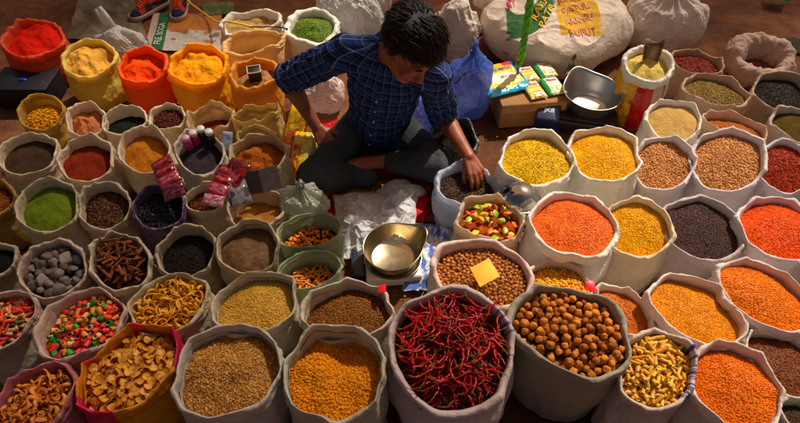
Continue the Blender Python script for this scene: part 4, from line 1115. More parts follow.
def ground_sheet(name, corners, paint, label, cat, mat=M_PLAS, bow=0, rough=.006, seed=0., n=70):
    fn = quad_fn(corners, bow, seed, rough)
    o = link(name, sheet(name, fn, mat, paint, n, n), mat); tag(o, label, cat); return o, fn
def pr1(u, v):
    k = n3(u * 7, v * 7, 4)
    if u < .09: return lin((222, 196, 176))
    if u < .25: return lin((40, 118, 66))
    if v > .52: return lin((214, 134, 50)) if k > -.35 else lin((214, 110, 30))
    if k + (v - .3) * .9 > .05: return lin((206, 140, 90)) if k > .42 else lin((226, 212, 198))
    return lin((228, 218, 208)) if k > -.33 else lin((160, 136, 112))
o, fn = ground_sheet('printed_sheet', [(-1.578, 3.123, 0.004), (-1.093, 3.123, 0.004), (-1.183, 3.563, 0.004), (-1.635, 3.563, 0.004)], pr1, 'orange, green and white printed plastic sheet under the sneakers', 'plastic sheet')
text_on('FRE. BOGA', fn, .17, .42, .09, .6, ink((196, 206, 180)), o, .004, R_(90))
o, fn = ground_sheet('green_cloth', [(-2.017, 3.462, 0.004), (-1.772, 3.45, 0.004), (-1.812, 3.576, 0.004), (-2.045, 3.576, 0.004)], lambda u, v: lin((52, 84, 30)) if n3(u * 5, v * 3, 1) > -.2 else lin((74, 90, 44)), 'strip of green cloth on the ground left of the sneakers', 'cloth', M_FAB)
o, fn = ground_sheet('green_cloth', [(-1.301, 3.531, 0.008), (-1.101, 3.556, 0.008), (-1.129, 3.701, 0.008), (-1.339, 3.701, 0.008)], lambda u, v: lin((88, 104, 58)) if n3(u * 5, v * 3, 1) > -.1 else lin((120, 116, 76)), 'olive green cloth lying right of the sneakers at the back', 'cloth', M_FAB)
o, fn = ground_sheet('grey_tarpaulin', [(-2.088, 3.25, 0.002), (-1.552, 3.182, 0.002), (-1.866, 3.837, 0.002), (-2.228, 3.837, 0.002)], lambda u, v: lin(tuple(c + 46 * fbm(u * 3, v * 3, 2) for c in (118, 102, 84))), 'faded grey tarpaulin on the ground behind the yellow and orange bags', 'tarpaulin', M_FAB, rough=.01)
o, fn = ground_sheet('dark_mat', [(2.118, 3.109, 0.006), (2.621, 3.087, 0.006), (2.71, 3.267, 0.006), (2.218, 3.267, 0.006)], lambda u, v: lin((58, 52, 34)), 'dark olive mat on the ground at the right edge behind the empty sack', 'mat', M_FAB)
o, fn = ground_sheet('green_rag', [(2.48, 3.674, 0.03), (2.572, 3.607, 0.03), (2.665, 3.755, 0.03), (2.512, 3.783, 0.03)], lambda u, v: lin((30, 110, 40)), 'green rag lying in the top right corner', 'rag', M_FAB, rough=.02)

# --- white carrier bag with knotted handles
p = (-1.694, 3.118, 0.0); wp = WPL()
r = empty('carrier_bag', T(*p)); tag(r, 'white plastic carrier bag with tied handles behind the yellow and orange bags', 'plastic bag')
crumple('pouch', p, (.13, .10, .09), wp, None, None, 3, .3).matrix_world = T(p[0], p[1], .06)
r.children
s = Soup(); s.tube([(-.02, .02, .1), (-.08, .06, .18), (-.11, .08, .24), (-.085, .09, .245), (-.05, .06, .2), (0, .02, .12)], [.014, .02, .012, .012, .016, .016], 10)
s.tube([(0, .02, .11), (.05, 0, .14), (.11, -.01, .13), (.14, -.02, .07), (.12, -.03, .03)], [.016, .018, .014, .014, .012], 10)
hd = link('handle', s.mesh('handle'), wp, r)
for o in list(col.objects):
    if o.name == 'pouch': o.parent = r; o.matrix_parent_inverse = r.matrix_world.inverted()

# --- dark blue tin; a blue glow is put on its lid as a coloured spot
p = (-2.045, 2.639, 0.0)
r = empty('storage_tin', T(p[0], p[1] + .02, 0)); tag(r, 'dark navy tin box with a blue glow painted as a spot, below the salmon bag', 'tin box')
s = Soup(); s.box((0, 0, .06), (.15, .1, .06)); link('box', bevelled(s, .012, 3), plain('navy_tin', (13, 13, 22), .5, var=.3, bmp=.2, bscale=20), r)
s = Soup(); s.box((0, 0, .125), (.156, .106, .007)); link('lid', bevelled(s, .004, 2), plain('navy_tin', (13, 13, 22), .5, var=.3, bmp=.2, bscale=20), r)
s = Soup(); s.ellipsoid((.0, -.02, .134), (.024, .014, .009)); link('blue_glow_spot', s.mesh('blue_glow_spot'), plain('blue_glow_colour', (20, 30, 160), .4), r)

# --- tin scoop in the flour, tin cup in the brown powder
f = FORM['flour']
s = Soup(); NA = 20; rg1 = []; rg2 = []
for k, (rr_, rg) in enumerate(((.046, rg1), (.044, rg2))):
    for i in range(NA + 1):
        a = PI * i / NA; rg.append((rr_ * math.cos(a), rr_ * .75 * math.sin(a)))
rows = []
for z, kk in ((-.07, .8), (0, .92), (.07, 1.06), (.10, 1.12)):
    rows.append([Vector((x * kk, y * kk, z + (.012 * math.cos(3 * i / NA * PI) if z > .09 else 0))) for i, (x, y) in enumerate(rg1)] + [Vector((x * kk, y * kk, z + (.012 * math.cos(3 * (NA - i) / NA * PI) if z > .09 else 0))) for i, (x, y) in enumerate(reversed(rg2))])
s.loft(rows)
o = link('tin_scoop', s.mesh('scoop'), plain('dull_tin', (150, 122, 92), .42, .85, var=.35, scale=40)); q = f.M @ Vector(f.P(.02, 1.2, -.01))
o.matrix_world = T(*q) @ RZ(R_(8)) @ RX(R_(-12)); tag(o, 'curved dull tin scoop standing in the pale yellow flour', 'scoop')
f = FORM['scoop']
q = f.M @ Vector(f.P(.012, -1.5, -.06)); r = empty('tin_cup', T(*q) @ RZ(R_(14)) @ RX(R_(10))); tag(r, 'dark square tin with a pale open top standing in the brown powder', 'tin')
s = Soup(); s.box((0, 0, .04), (.032, .024, .05)); link('tin_body', bevelled(s, .004, 2), plain('dark_tin', (40, 30, 26), .4, .3, var=.3), r)
s = Soup(); s.loft([[Vector((x * k, y * k, z)) for x, y in ((-.034, -.026), (.034, -.026), (.034, .026), (-.034, .026))] for z, k in ((.088, 1), (.094, 1), (.094, .88), (.086, .86))]); link('tin_rim', s.mesh('rim', False), plain('pale_tin', (206, 196, 180), .4, .4), r)

# --- four capped jars on the rim of the purple black powder
for (px, cc, cap, lb) in ((((-0.945, 1.964, 0.31)), (206, 40, 120), (240, 170, 200), 'small pink jar with a pale pink cap, leftmost of the capped jars'), (((-0.922, 1.998, 0.31)), (206, 40, 110), (244, 220, 228), 'small pink jar with a white cap, second of the capped jars'), (((-0.893, 2.026, 0.31)), (70, 40, 40), (250, 240, 240), 'small dark jar with a white cap, farthest back of the capped jars'), (((-0.852, 2.005, 0.31)), (60, 44, 44), (244, 240, 244), 'small dark jar with a white cap, rightmost of the capped jars')):
    r = empty('spice_jar', T(px[0], px[1], .245) @ RX(R_(6))); tag(r, lb, 'jar', 'capped jars on the grey sack rim')
    s = Soup(); s.lathe([(.0, 0), (.016, 0), (.019, .004), (.019, .045), (.015, .052), (.013, .056), (0, .056)], 24); link('jar_body', s.mesh('jar'), plain('coloured_glass', cc, .12, var=.15, trans=.2), r)
    s = Soup(); s.lathe([(0, .054), (.0165, .054), (.0175, .058), (.0175, .07), (.016, .073), (0, .0735)], 28); link('cap', s.mesh('cap'), plain('cap_plastic', cap, .35), r)

# --- strips of small packets lying over the rims
def pouch_mesh(w_, h, t, paint, seed=0, n=22):
    vs = []; fs = []
    for sd_ in (1, -1):
        for j in range(n + 1):
            for i in range(n + 1):
                u = i / n * 2 - 1; v = j / n * 2 - 1; k = max(0, (1 - abs(u) ** 4) * (1 - abs(v) ** 4)) ** .6
                z = sd_ * t * k + .14 * t * n3(u * 3 + seed, v * 3, 1) * (1 if k < .2 else .6) + t * .12 * ridge(u * 2 + seed, v * 2.4, sd_)
                if abs(v) > .93: z += .0015 * math.sin(u * 40) * .4
                vs.append((u * w_ / 2, v * h / 2, z))
    m = (n + 1) ** 2
    for sd_ in (0, 1):
        for j in range(n):
            for i in range(n):
                a = sd_ * m + j * (n + 1) + i; q = (a, a + 1, a + n + 2, a + n + 1); fs.append(q if not sd_ else q[::-1])
    me = mesh('pouch', vs, fs)
    C = [paint((v[0] / w_ + .5), (v[1] / h + .5)) for v in vs]; setcol(me, C); return me
def pk_red(u, v):
    k = n3(u * 5, v * 5, 3)
    if v > .8: return lin((120, 10, 16))
    if .3 < v < .62 and .15 < u < .85: return lin((206, 70, 84)) if k > -.1 else lin((170, 26, 36))
    return lin((176, 12, 20)) if k > -.1 else lin((60, 6, 12))
def pk_pink(u, v):
    k = n3(u * 5, v * 5, 8)
    if .25 < v < .75 and .12 < u < .88: return lin((214, 110, 132)) if k > -.12 else lin((160, 44, 70))
    return lin((186, 30, 60))
def pk_drk(u, v):
    k = n3(u * 5, v * 5, 3)
    return lin((150, 60, 76)) if k > .05 else lin((96, 26, 40))
def pk_wht(u, v):
    k = n3(u * 5, v * 5, 8)
    return lin((206, 180, 186)) if k > 0 else lin((214, 80, 110))
def strip(pts, w_, hs, paints, label):
    r = empty('packet_strip', T(*pts[0])); tag(r, label, 'spice packets', 'strips of packets hung over sack rims')
    for i in range(len(pts) - 1):
        a, b = Vector(pts[i]), Vector(pts[i + 1]); d = (a - b); L = d.length; d.normalize()
        n = Vector((0, -.45, .9)); x = d.cross(n).normalized(); n = x.cross(d).normalized()
        Mx = Matrix(((x.x, d.x, n.x, 0), (x.y, d.y, n.y, 0), (x.z, d.z, n.z, 0), (0, 0, 0, 1)))
        o = link('packet', pouch_mesh(w_, L * 1.06, .011, paints[i % len(paints)], i * 3 + len(label)), M_GLOSS, r)
        o.matrix_local = T(*(Vector(-Vector(pts[0])) + (a + b) / 2)) @ Mx
M_GLOSS = fabric('glossy_printed_film', trans=.05, rough=.16, weave=.0, gloss=.9, stain=.05)
strip([(-1.001, 1.784, 0.34), (-0.972, 1.736, 0.345), (-0.951, 1.697, 0.34), (-0.926, 1.658, 0.325), (-0.905, 1.613, 0.29)], .09, 0, [pk_red, pk_red, pk_pink, pk_drk], 'strip of red and pink glossy packets hanging between amber powder and black seed pods')
strip([(-0.702, 1.747, 0.34), (-0.71, 1.7, 0.335), (-0.724, 1.658, 0.325), (-0.742, 1.611, 0.31), (-0.75, 1.569, 0.29)], .085, 0, [pk_red, pk_red, pk_pink, pk_wht], 'strip of red and pink glossy packets hanging over the red brown flakes')
def loose_packet(name, c, M, w_, h, t, paint, label, cat):
    o = link(name, pouch_mesh(w_, h, t, paint, w_ * 99), M_GLOSS); o.matrix_world = T(*c) @ M; tag(o, label, cat); return o
loose_packet('spice_packet', (-0.682, 1.699, 0.33), RZ(R_(-30)) @ RX(R_(28)), .10, .14, .014, pk_red, 'single bright red packet right of the pink packet strip', 'packet')
loose_packet('silver_packet', (-0.663, 1.648, 0.3), RZ(R_(24)) @ RX(R_(30)), .09, .13, .016, lambda u, v: lin((150, 144, 148)) if n3(u * 4, v * 4, 2) > -.1 else lin((80, 70, 74)), 'crumpled silver grey packet leaning by the honey tan powder', 'packet')
loose_packet('small_packet', (-0.781, 1.995, 0.26), RZ(R_(-10)) @ RX(R_(50)), .05, .085, .008, lambda u, v: lin((176, 190, 220)), 'small pale blue packet between the jars and the rust brown powder', 'packet')
# dark folded card
s = Soup(); s.box((-.035, 0, 0), (.042, .05, .0025), RY(R_(-14))); s.box((.045, 0, 0), (.042, .05, .0025), RY(R_(20)))
o = link('folded_card', bevelled(s, .001, 1), plain('grey_card', (84, 72, 70), .8, var=.2)); o.matrix_world = T(*(-0.582, 1.7, 0.3)) @ RZ(R_(16)) @ RX(R_(62)); tag(o, 'dark grey folded card leaning on the front of the rust brown powder sack', 'card')

# --- yellow packets by the knee
def pk_yel(u, v):
    if v < .2: return lin((236, 120, 30))
    return lin((250, 206, 6)) if n3(u * 4, v * 4, 6) > -.25 else lin((236, 160, 10))
loose_packet('yellow_packet', (-0.521, 2.269, 0.12), RZ(R_(-22)) @ RX(R_(48)), .10, .2, .02, pk_yel, 'plain yellow packet between the cream sacks and the man forearm', 'packet')
def pk_yr(u, v):
    if u < .16 or v < .1: return lin((206, 26, 30))
    if .2 < u < .48 and .25 < v < .8 and n3(u * 9, v * 14, 3) > -.02: return lin((214, 40, 24))
    return lin((250, 200, 20)) if u < .62 else lin((226, 214, 90))
loose_packet('yellow_bag', (-0.473, 1.997, 0.09), RZ(R_(-8)) @ RX(R_(30)), .13, .36, .03, pk_yr, 'yellow bag with red lettering beside the man knee', 'bag')

# --- mat under the seller, white sheet of plastic, crumpled newspaper
def mat_paint(u, v):
    k = n3(u * 6, v * 5, 2)
    if .30 < u < .70 and .12 < v < .36: return lin((246, 182, 16))
    if .1 < u < .9: return lin((190, 20, 20)) if k > -.25 else lin((226, 150, 40))
    return lin((120, 70, 40))
MC = [(-0.426, 1.73, 0.008), (0.181, 1.73, 0.008), (0.215, 2.454, 0.008), (-0.504, 2.454, 0.008)]
o, fn = ground_sheet('printed_mat', MC, mat_paint, 'red and yellow printed plastic mat the man sits on', 'mat', rough=.004, n=90)
text_on('NG 27EA', fn, .52, .285, .055, .25, ink((150, 20, 16)), o, .005)
def lumpy_sheet(name, corners, mat, label, cat, amp, seed, paint=None, n=90, base=.0):
    fn0 = quad_fn(corners)
    def fn(u, v, w):
        q = fn0(u, v, 0); e = min(1, 5 * min(u, 1 - u, v, 1 - v) + .15)
        h = 1.2 * n3(q.x * 5 + seed, q.y * 5, 1) + .8 * sharp(q.x * 5 + seed, q.y * 3, 3) + .5 * sharp(q.x * 12, q.y * 8 + seed, 5) + .2 * sharp(q.x * 25, q.y * 22 + seed, 5)
        q = q + Vector((.02 * n3(u * 6, v * 6, seed), .02 * n3(u * 6, v * 6, seed + 5), 0)); q.z += base * e + amp * max(-.3, h) * e + amp * .4
        return q
    me = sheet(name, fn, mat, paint, n, n); o = link(name, me, mat); tag(o, label, cat); return o
lumpy_sheet('plastic_sheet', [(-0.252, 1.502, 0.01), (0.052, 1.523, 0.01), (0.084, 1.881, 0.02), (-0.309, 1.868, 0.02)], film('white_plastic_sheet', (244, 244, 248), .2, alpha=.82), 'crumpled white plastic sheet between the man feet and the steel weighing pan', 'plastic sheet', .05, 3, base=.03, n=150)
crumple('white_bag', (0.009, 1.874, 0.0), (.10, .06, .06), WPL(), 'small crumpled white bag at the far end of the white plastic sheet', 'plastic bag', 12, .3)
def news(u, v):
    k = n3(u * 10, v * 9, 2) + .5 * n3(u * 22, v * 20, 5)
    return lin((96, 124, 206)) if k > .1 else (lin((170, 186, 226)) if k > -.1 else lin((236, 234, 236)))
lumpy_sheet('newspaper', [(0.008, 1.349, 0.01), (0.213, 1.349, 0.01), (0.278, 1.692, 0.01), (0.063, 1.716, 0.01)], M_FAB, 'crumpled blue and white printed paper right of the weighing pan', 'paper', .02, 9, news, base=.02)
lumpy_sheet('red_cloth', [(0.036, 1.714, 0.012), (0.118, 1.726, 0.012), (0.144, 1.954, 0.012), (0.048, 1.928, 0.012)], M_FAB, 'bright red cloth corner right of the white plastic sheet', 'cloth', .012, 4, lambda u, v: lin((214, 26, 30)), n=40, base=.02)

# --- weighing pan on the white scale
def pan_mesh(R, h, spout, ang, k0=.72, seg=72):
    prof = [(0, .002), (k0 * .9, .002), (k0 * .97, .005), (k0, .014)] + [(k0 + (1 - k0) * (i / 8) ** .8, .014 + (h - .014) * i / 8) for i in range(1, 9)]
    prof2 = [(r_ * R, z) for r_, z in prof] + [(R + .003, h + .002), (R + .005, h - .001), (R + .003, h - .004)] + [((r_ * R + .003), max(-.001, z - .0035)) for r_, z in reversed(prof)]
    prof2[-1] = (0.0, -.001)
    s = Soup(); rings = []
    for r_, z in prof2:
        rg = []
        for j in range(seg):
            a = 2 * PI * j / seg; d = (a - ang + PI) % (2 * PI) - PI
            b = math.exp(-(d / .42) ** 2); t = max(0, z / h)
            rr_ = r_ * (1 + spout * b * t ** 1.3); zz = z + .22 * h * b * t ** 2 - .12 * h * t * t * (1 - b) * (.5 - .5 * math.cos(d))
            if r_ == 0: rr_ = .0004
            rg.append(Vector((rr_ * math.cos(a), rr_ * math.sin(a), zz)))
        rings.append(rg)
    s.loft(rings); return s.mesh('pan')
p = (-0.029, 1.479, 0.04)
r = empty('weighing_scale', T(p[0], p[1], 0) @ RZ(R_(4))); tag(r, 'white electronic scale under the steel pan in the middle of the stall', 'scale')
s = Soup(); s.box((0, 0, .035), (.115, .10, .03)); link('base', bevelled(s, .012, 3), plain('white_abs', (214, 204, 200), .4, var=.08), r)
s = Soup(); s.box((-.145, .02, .03), (.03, .085, .026)); link('display_housing', bevelled(s, .008, 3), plain('dark_blue_abs', (30, 40, 58), .35), r)
s = Soup(); s.lathe([(0, .066), (.03, .066), (.10, .068), (.118, .074), (.122, .080), (.117, .078), (.09, .0735), (0, .073)], 56); link('platform', s.mesh('platform'), M_STEEL, r)
o = link('steel_pan', pan_mesh(.118, .085, .26, R_(28), .80), steel('warm_steel', (222, 204, 164), .26)); q = (-0.029, 1.47, 0.12); o.matrix_world = T(p[0], p[1] - .005, .0765); tag(o, 'steel weighing pan with a pouring lip on the white scale', 'weighing pan')

p = (0.991, 2.457, 0.06)
r = empty('weighing_scale', T(p[0], p[1], 0) @ RZ(R_(-14))); tag(r, 'black electronic scale under the steel bowl at the back', 'scale')
s = Soup(); s.box((0, 0, .04), (.155, .13, .035)); link('base', bevelled(s, .01, 3), plain('black_abs', (34, 32, 32), .35), r)
s = Soup(); s.box((-.20, -.10, .06), (.06, .05, .055), RX(R_(18))); dh = link('display_housing', bevelled(s, .008, 3), plain('navy_abs', (34, 48, 96), .35), r)
tm = text_mesh('JK8', .035); t_ = link('lettering', tm, ink((200, 206, 226)), dh); t_.matrix_local = T(-.20, -.112, .118) @ RX(R_(18))
s = Soup(); s.box((0, 0, .081), (.14, .115, .005)); link('platform', bevelled(s, .003, 2), plain('dark_tray', (70, 66, 64), .3, .7), r)
o = link('steel_bowl', pan_mesh(.148, .115, .16, R_(150), .66), steel('satin_steel', (212, 208, 204), .36)); o.matrix_world = T(p[0], p[1], .0875) @ RZ(R_(-40)); tag(o, 'shiny steel bowl with a pouring lip on the black scale', 'bowl')

# upturned steel dome between pulses and lentils
q = (0.493, 1.654, 0.3)
r = empty('steel_ladle_bowl', T(q[0], q[1], .235) @ RX(R_(-8))); tag(r, 'round polished steel bowl lying upside down between the yellow pulses and coral lentils', 'bowl')
s = Soup(); s.lathe([(.09, 0), (.086, .001)] + [(.084 * math.cos(a), .078 * math.sin(a)) for a in [PI / 2 * i / 14 for i in range(14)]] + [(.0005, .078)], 56); link('dome', s.mesh('dome'), steel('polished_steel', (206, 206, 206), .1), r)
s = Soup(); s.lathe([(.082, .004), (.092, .006), (.096, .002), (.092, -.003), (.082, -.001), (.082, .004)], 56); link('rim', s.mesh('rim'), M_STEEL, r)
s = Soup(); s.lathe([(0, -.0), (.05, -.0), (.05, -.1), (.03, -.2), (.045, -.234), (0, -.234)], 24)
link('handle', s.mesh('handle'), M_STEEL, r)

# --- carton with packets
cx = (0.68, 2.444, 0.07); kx = 0.00527
CW, CD, CH = 33 * kx, .12, .15
r = empty('carton', T(cx[0], cx[1] + CD - .03, 0) @ RZ(R_(7))); tag(r, 'open tan cardboard carton carrying the colourful packets', 'carton')
cm = plain('corrugated_card', (176, 126, 70), .85, var=.14, scale=8, bmp=.2, bscale=60)
s = Soup(); s.box((0, 0, CH / 2), (CW, CD, CH / 2)); link('box', bevelled(s, .003, 2), cm, r)
s = Soup(); s.box((0, -CD - .0015, CH - .028), (CW * .98, .0015, .026)); link('flap', bevelled(s, .001, 1), plain('corrugated_card', (196, 146, 86), .85, var=.14, scale=8), r)
def pk_mother(u, v):
    b = .065
    if u < b or u > 1 - b * 1.2: return lin((20, 90, 200)) if v > .35 else lin((10, 170, 214))
    if v < .16 + .05 * math.sin(u * 9): return lin((16, 176, 216))
    if v > .8 and (u < .25 or u > .72): return lin((226, 40, 24))
    if .25 < v < .62 and ((u - .5) / .36) ** 2 + ((v - .45) / .17) ** 2 < 1: return lin((250, 246, 220))
    if v > .68: return lin((250, 196, 20)) if n3(u * 4, v * 4, 1) > -.3 else lin((250, 230, 120))
    return lin((252, 214, 20)) if v > .5 else lin((250, 226, 70))
def place_quad(name, corners, mesh_fn, t, paint, label, texts, cat='packet', group=None):
    c = [Vector(p) for p in corners]; cc = sum(c, Vector()) / 4
    x = ((c[1] - c[0]) + (c[2] - c[3])); w_ = x.length / 2; x.normalize(); y = ((c[3] - c[0]) + (c[2] - c[1])); h = y.length / 2
    n = x.cross(y).normalized(); y = n.cross(x)
    Mx = Matrix(((x.x, y.x, n.x, cc.x), (x.y, y.y, n.y, cc.y), (x.z, y.z, n.z, cc.z), (0, 0, 0, 1)))
    o = link(name, pouch_mesh(w_, h, t, paint, w_ * 77 + h * 31, 40), M_GLOSS); o.matrix_world = Mx @ T(0, 0, t); tag(o, label, cat, group)
    for (sx, u, v, hh, ww, cl) in texts:
        def fn(a, b, k, w_=w_, h=h):
            uu = a * 2 - 1; vv = b * 2 - 1; kk = max(0, (1 - abs(uu) ** 4) * (1 - abs(vv) ** 4)) ** .6
            return ((a - .5) * w_, (b - .5) * h, t * kk + .26 * t + .001)
        text_on(sx, fn, u, v, hh, ww, ink(cl), o, 0.)
    return o
place_quad('spice_mix_pouch', [(0.442, 2.418, 0.155), (0.667, 2.52, 0.155), (0.633, 2.753, 0.165), (0.395, 2.668, 0.165)], None, .016, pk_mother, 'large blue edged yellow, red and white pouch on the left of the carton', [('MOTHER MAGIC', .5, .72, .10, .72, (40, 60, 130)), ('MIX', .55, .46, .06, .16, (150, 80, 40))])
def pk_y(u, v):
    if v > .66: return lin((250, 250, 236))
    if v > .5: return lin((250, 210, 20))
    if v < .34 and .2 < u < .8: return lin((206, 150, 40)) if n3(u * 7, v * 7, 2) > 0 else lin((246, 214, 120))
    return lin((250, 232, 130))
def pk_g(u, v):
    if u < .22 or v > .94 or u > .96: return lin((10, 160, 84))
    if v < .38 and n3(u * 8, v * 8, 5) > 0: return lin((226, 196, 70))
    return lin((248, 248, 236))
def lerp(a, b, t): return tuple(a[i] + (b[i] - a[i]) * t for i in range(3))
Y = [(0.664, 2.422, 0.152), (0.75, 2.447, 0.152), (0.725, 2.724, 0.152), (0.633, 2.696, 0.152)]
G = [(0.762, 2.456, 0.152), (0.86, 2.481, 0.152), (0.83, 2.763, 0.152), (0.733, 2.739, 0.152)]
for (q, pt, nm, l1, l2, tc) in ((Y, pk_y, 'soup_packet', 'yellow and white packet nearest the steel bowl edge of the carton, front of the yellow pair', 'yellow and white packet at the back of the yellow pair on the carton', (170, 40, 40)), (G, pk_g, 'soup_packet', 'green edged white packet at the front right of the carton', 'green edged white packet at the back right of the carton', (170, 50, 50))):
    ml, mr = lerp(q[0], q[3], .52), lerp(q[1], q[2], .52)
    l1 = l1.replace('nearest the steel bowl edge of the carton, ', 'on the carton, ')
    place_quad(nm, [q[0], q[1], mr, ml], None, .012, pt, l1, [('Masala', .56, .75, .14, .55, tc)][:1], group='small packets on the carton')
    place_quad(nm, [lerp(q[0], q[3], .54), lerp(q[1], q[2], .54), q[2], q[3]], None, .012, pt, l2, [('Masala', .56, .75, .14, .55, tc)][:1], group='small packets on the carton')

# --- blue plastic bags, cords
BLU = film('blue_plastic_film', (134, 168, 252), .45, alpha=.8)
crumple('blue_bag', (0.366, 2.533, 0.0), (.105, .09, .19), BLU, 'tall blue plastic bag standing between the man and the carton', 'plastic bag', 5, .3, .8, knot=.3)
crumple('blue_bag', (0.126, 2.349, 0.0), (.10, .08, .13), BLU, 'crumpled blue plastic bag behind the man elbow', 'plastic bag', 8, .34, .8)
def cord(name, pts, r_, c, label):
    P2 = [Vector(p) for p in pts]; out = []
    for i in range(len(P2) - 1):
        p0 = P2[max(0, i - 1)]; p1 = P2[i]; p2 = P2[i + 1]; p3 = P2[min(len(P2) - 1, i + 2)]
        for k in range(8):
            t = k / 8; out.append(.5 * ((2 * p1) + (-p0 + p2) * t + (2 * p0 - 5 * p1 + 4 * p2 - p3) * t * t + (-p0 + 3 * p1 - 3 * p2 + p3) * t ** 3))
    out.append(P2[-1]); s = Soup(); s.tube(out, r_, 8); o = link(name, s.mesh(name), plain('cord_' + name, c, .5)); tag(o, label, 'cord'); return o
cord('black_cord', [(0.238, 2.51, 0.2), (0.281, 2.435, 0.26), (0.314, 2.446, 0.3), (0.4, 2.606, 0.22), (0.499, 2.693, 0.18), (0.606, 2.86, 0.1)], .0035, (16, 16, 20), 'thin black wire looping over the blue bag to the carton')
cord('plastic_string', [(-1.423, 3.622, 0.1), (-1.39, 3.604, 0.06), (-1.279, 3.517, 0.03), (-1.137, 3.296, 0.1), (-0.99, 3.053, 0.24), (-0.912, 3.014, 0.25), (-0.843, 2.999, 0.24)], .006, (250, 214, 30), 'yellow cord running from the sneakers into the white sack')
cord('black_cord', [(-0.849, 2.982, 0.25), (-0.772, 2.947, 0.27), (-0.694, 2.947, 0.27), (-0.621, 2.91, 0.28)], .0035, (20, 18, 18), 'thin black wire across the white sack at the back')
cord('black_cord', [(1.177, 2.819, 0.02), (1.192, 2.747, 0.03), (1.222, 2.777, 0.05), (1.239, 2.71, 0.03), (1.191, 2.686, 0.02)], .004, (18, 16, 16), 'thin black wire curled on the ground beside the flour sack')

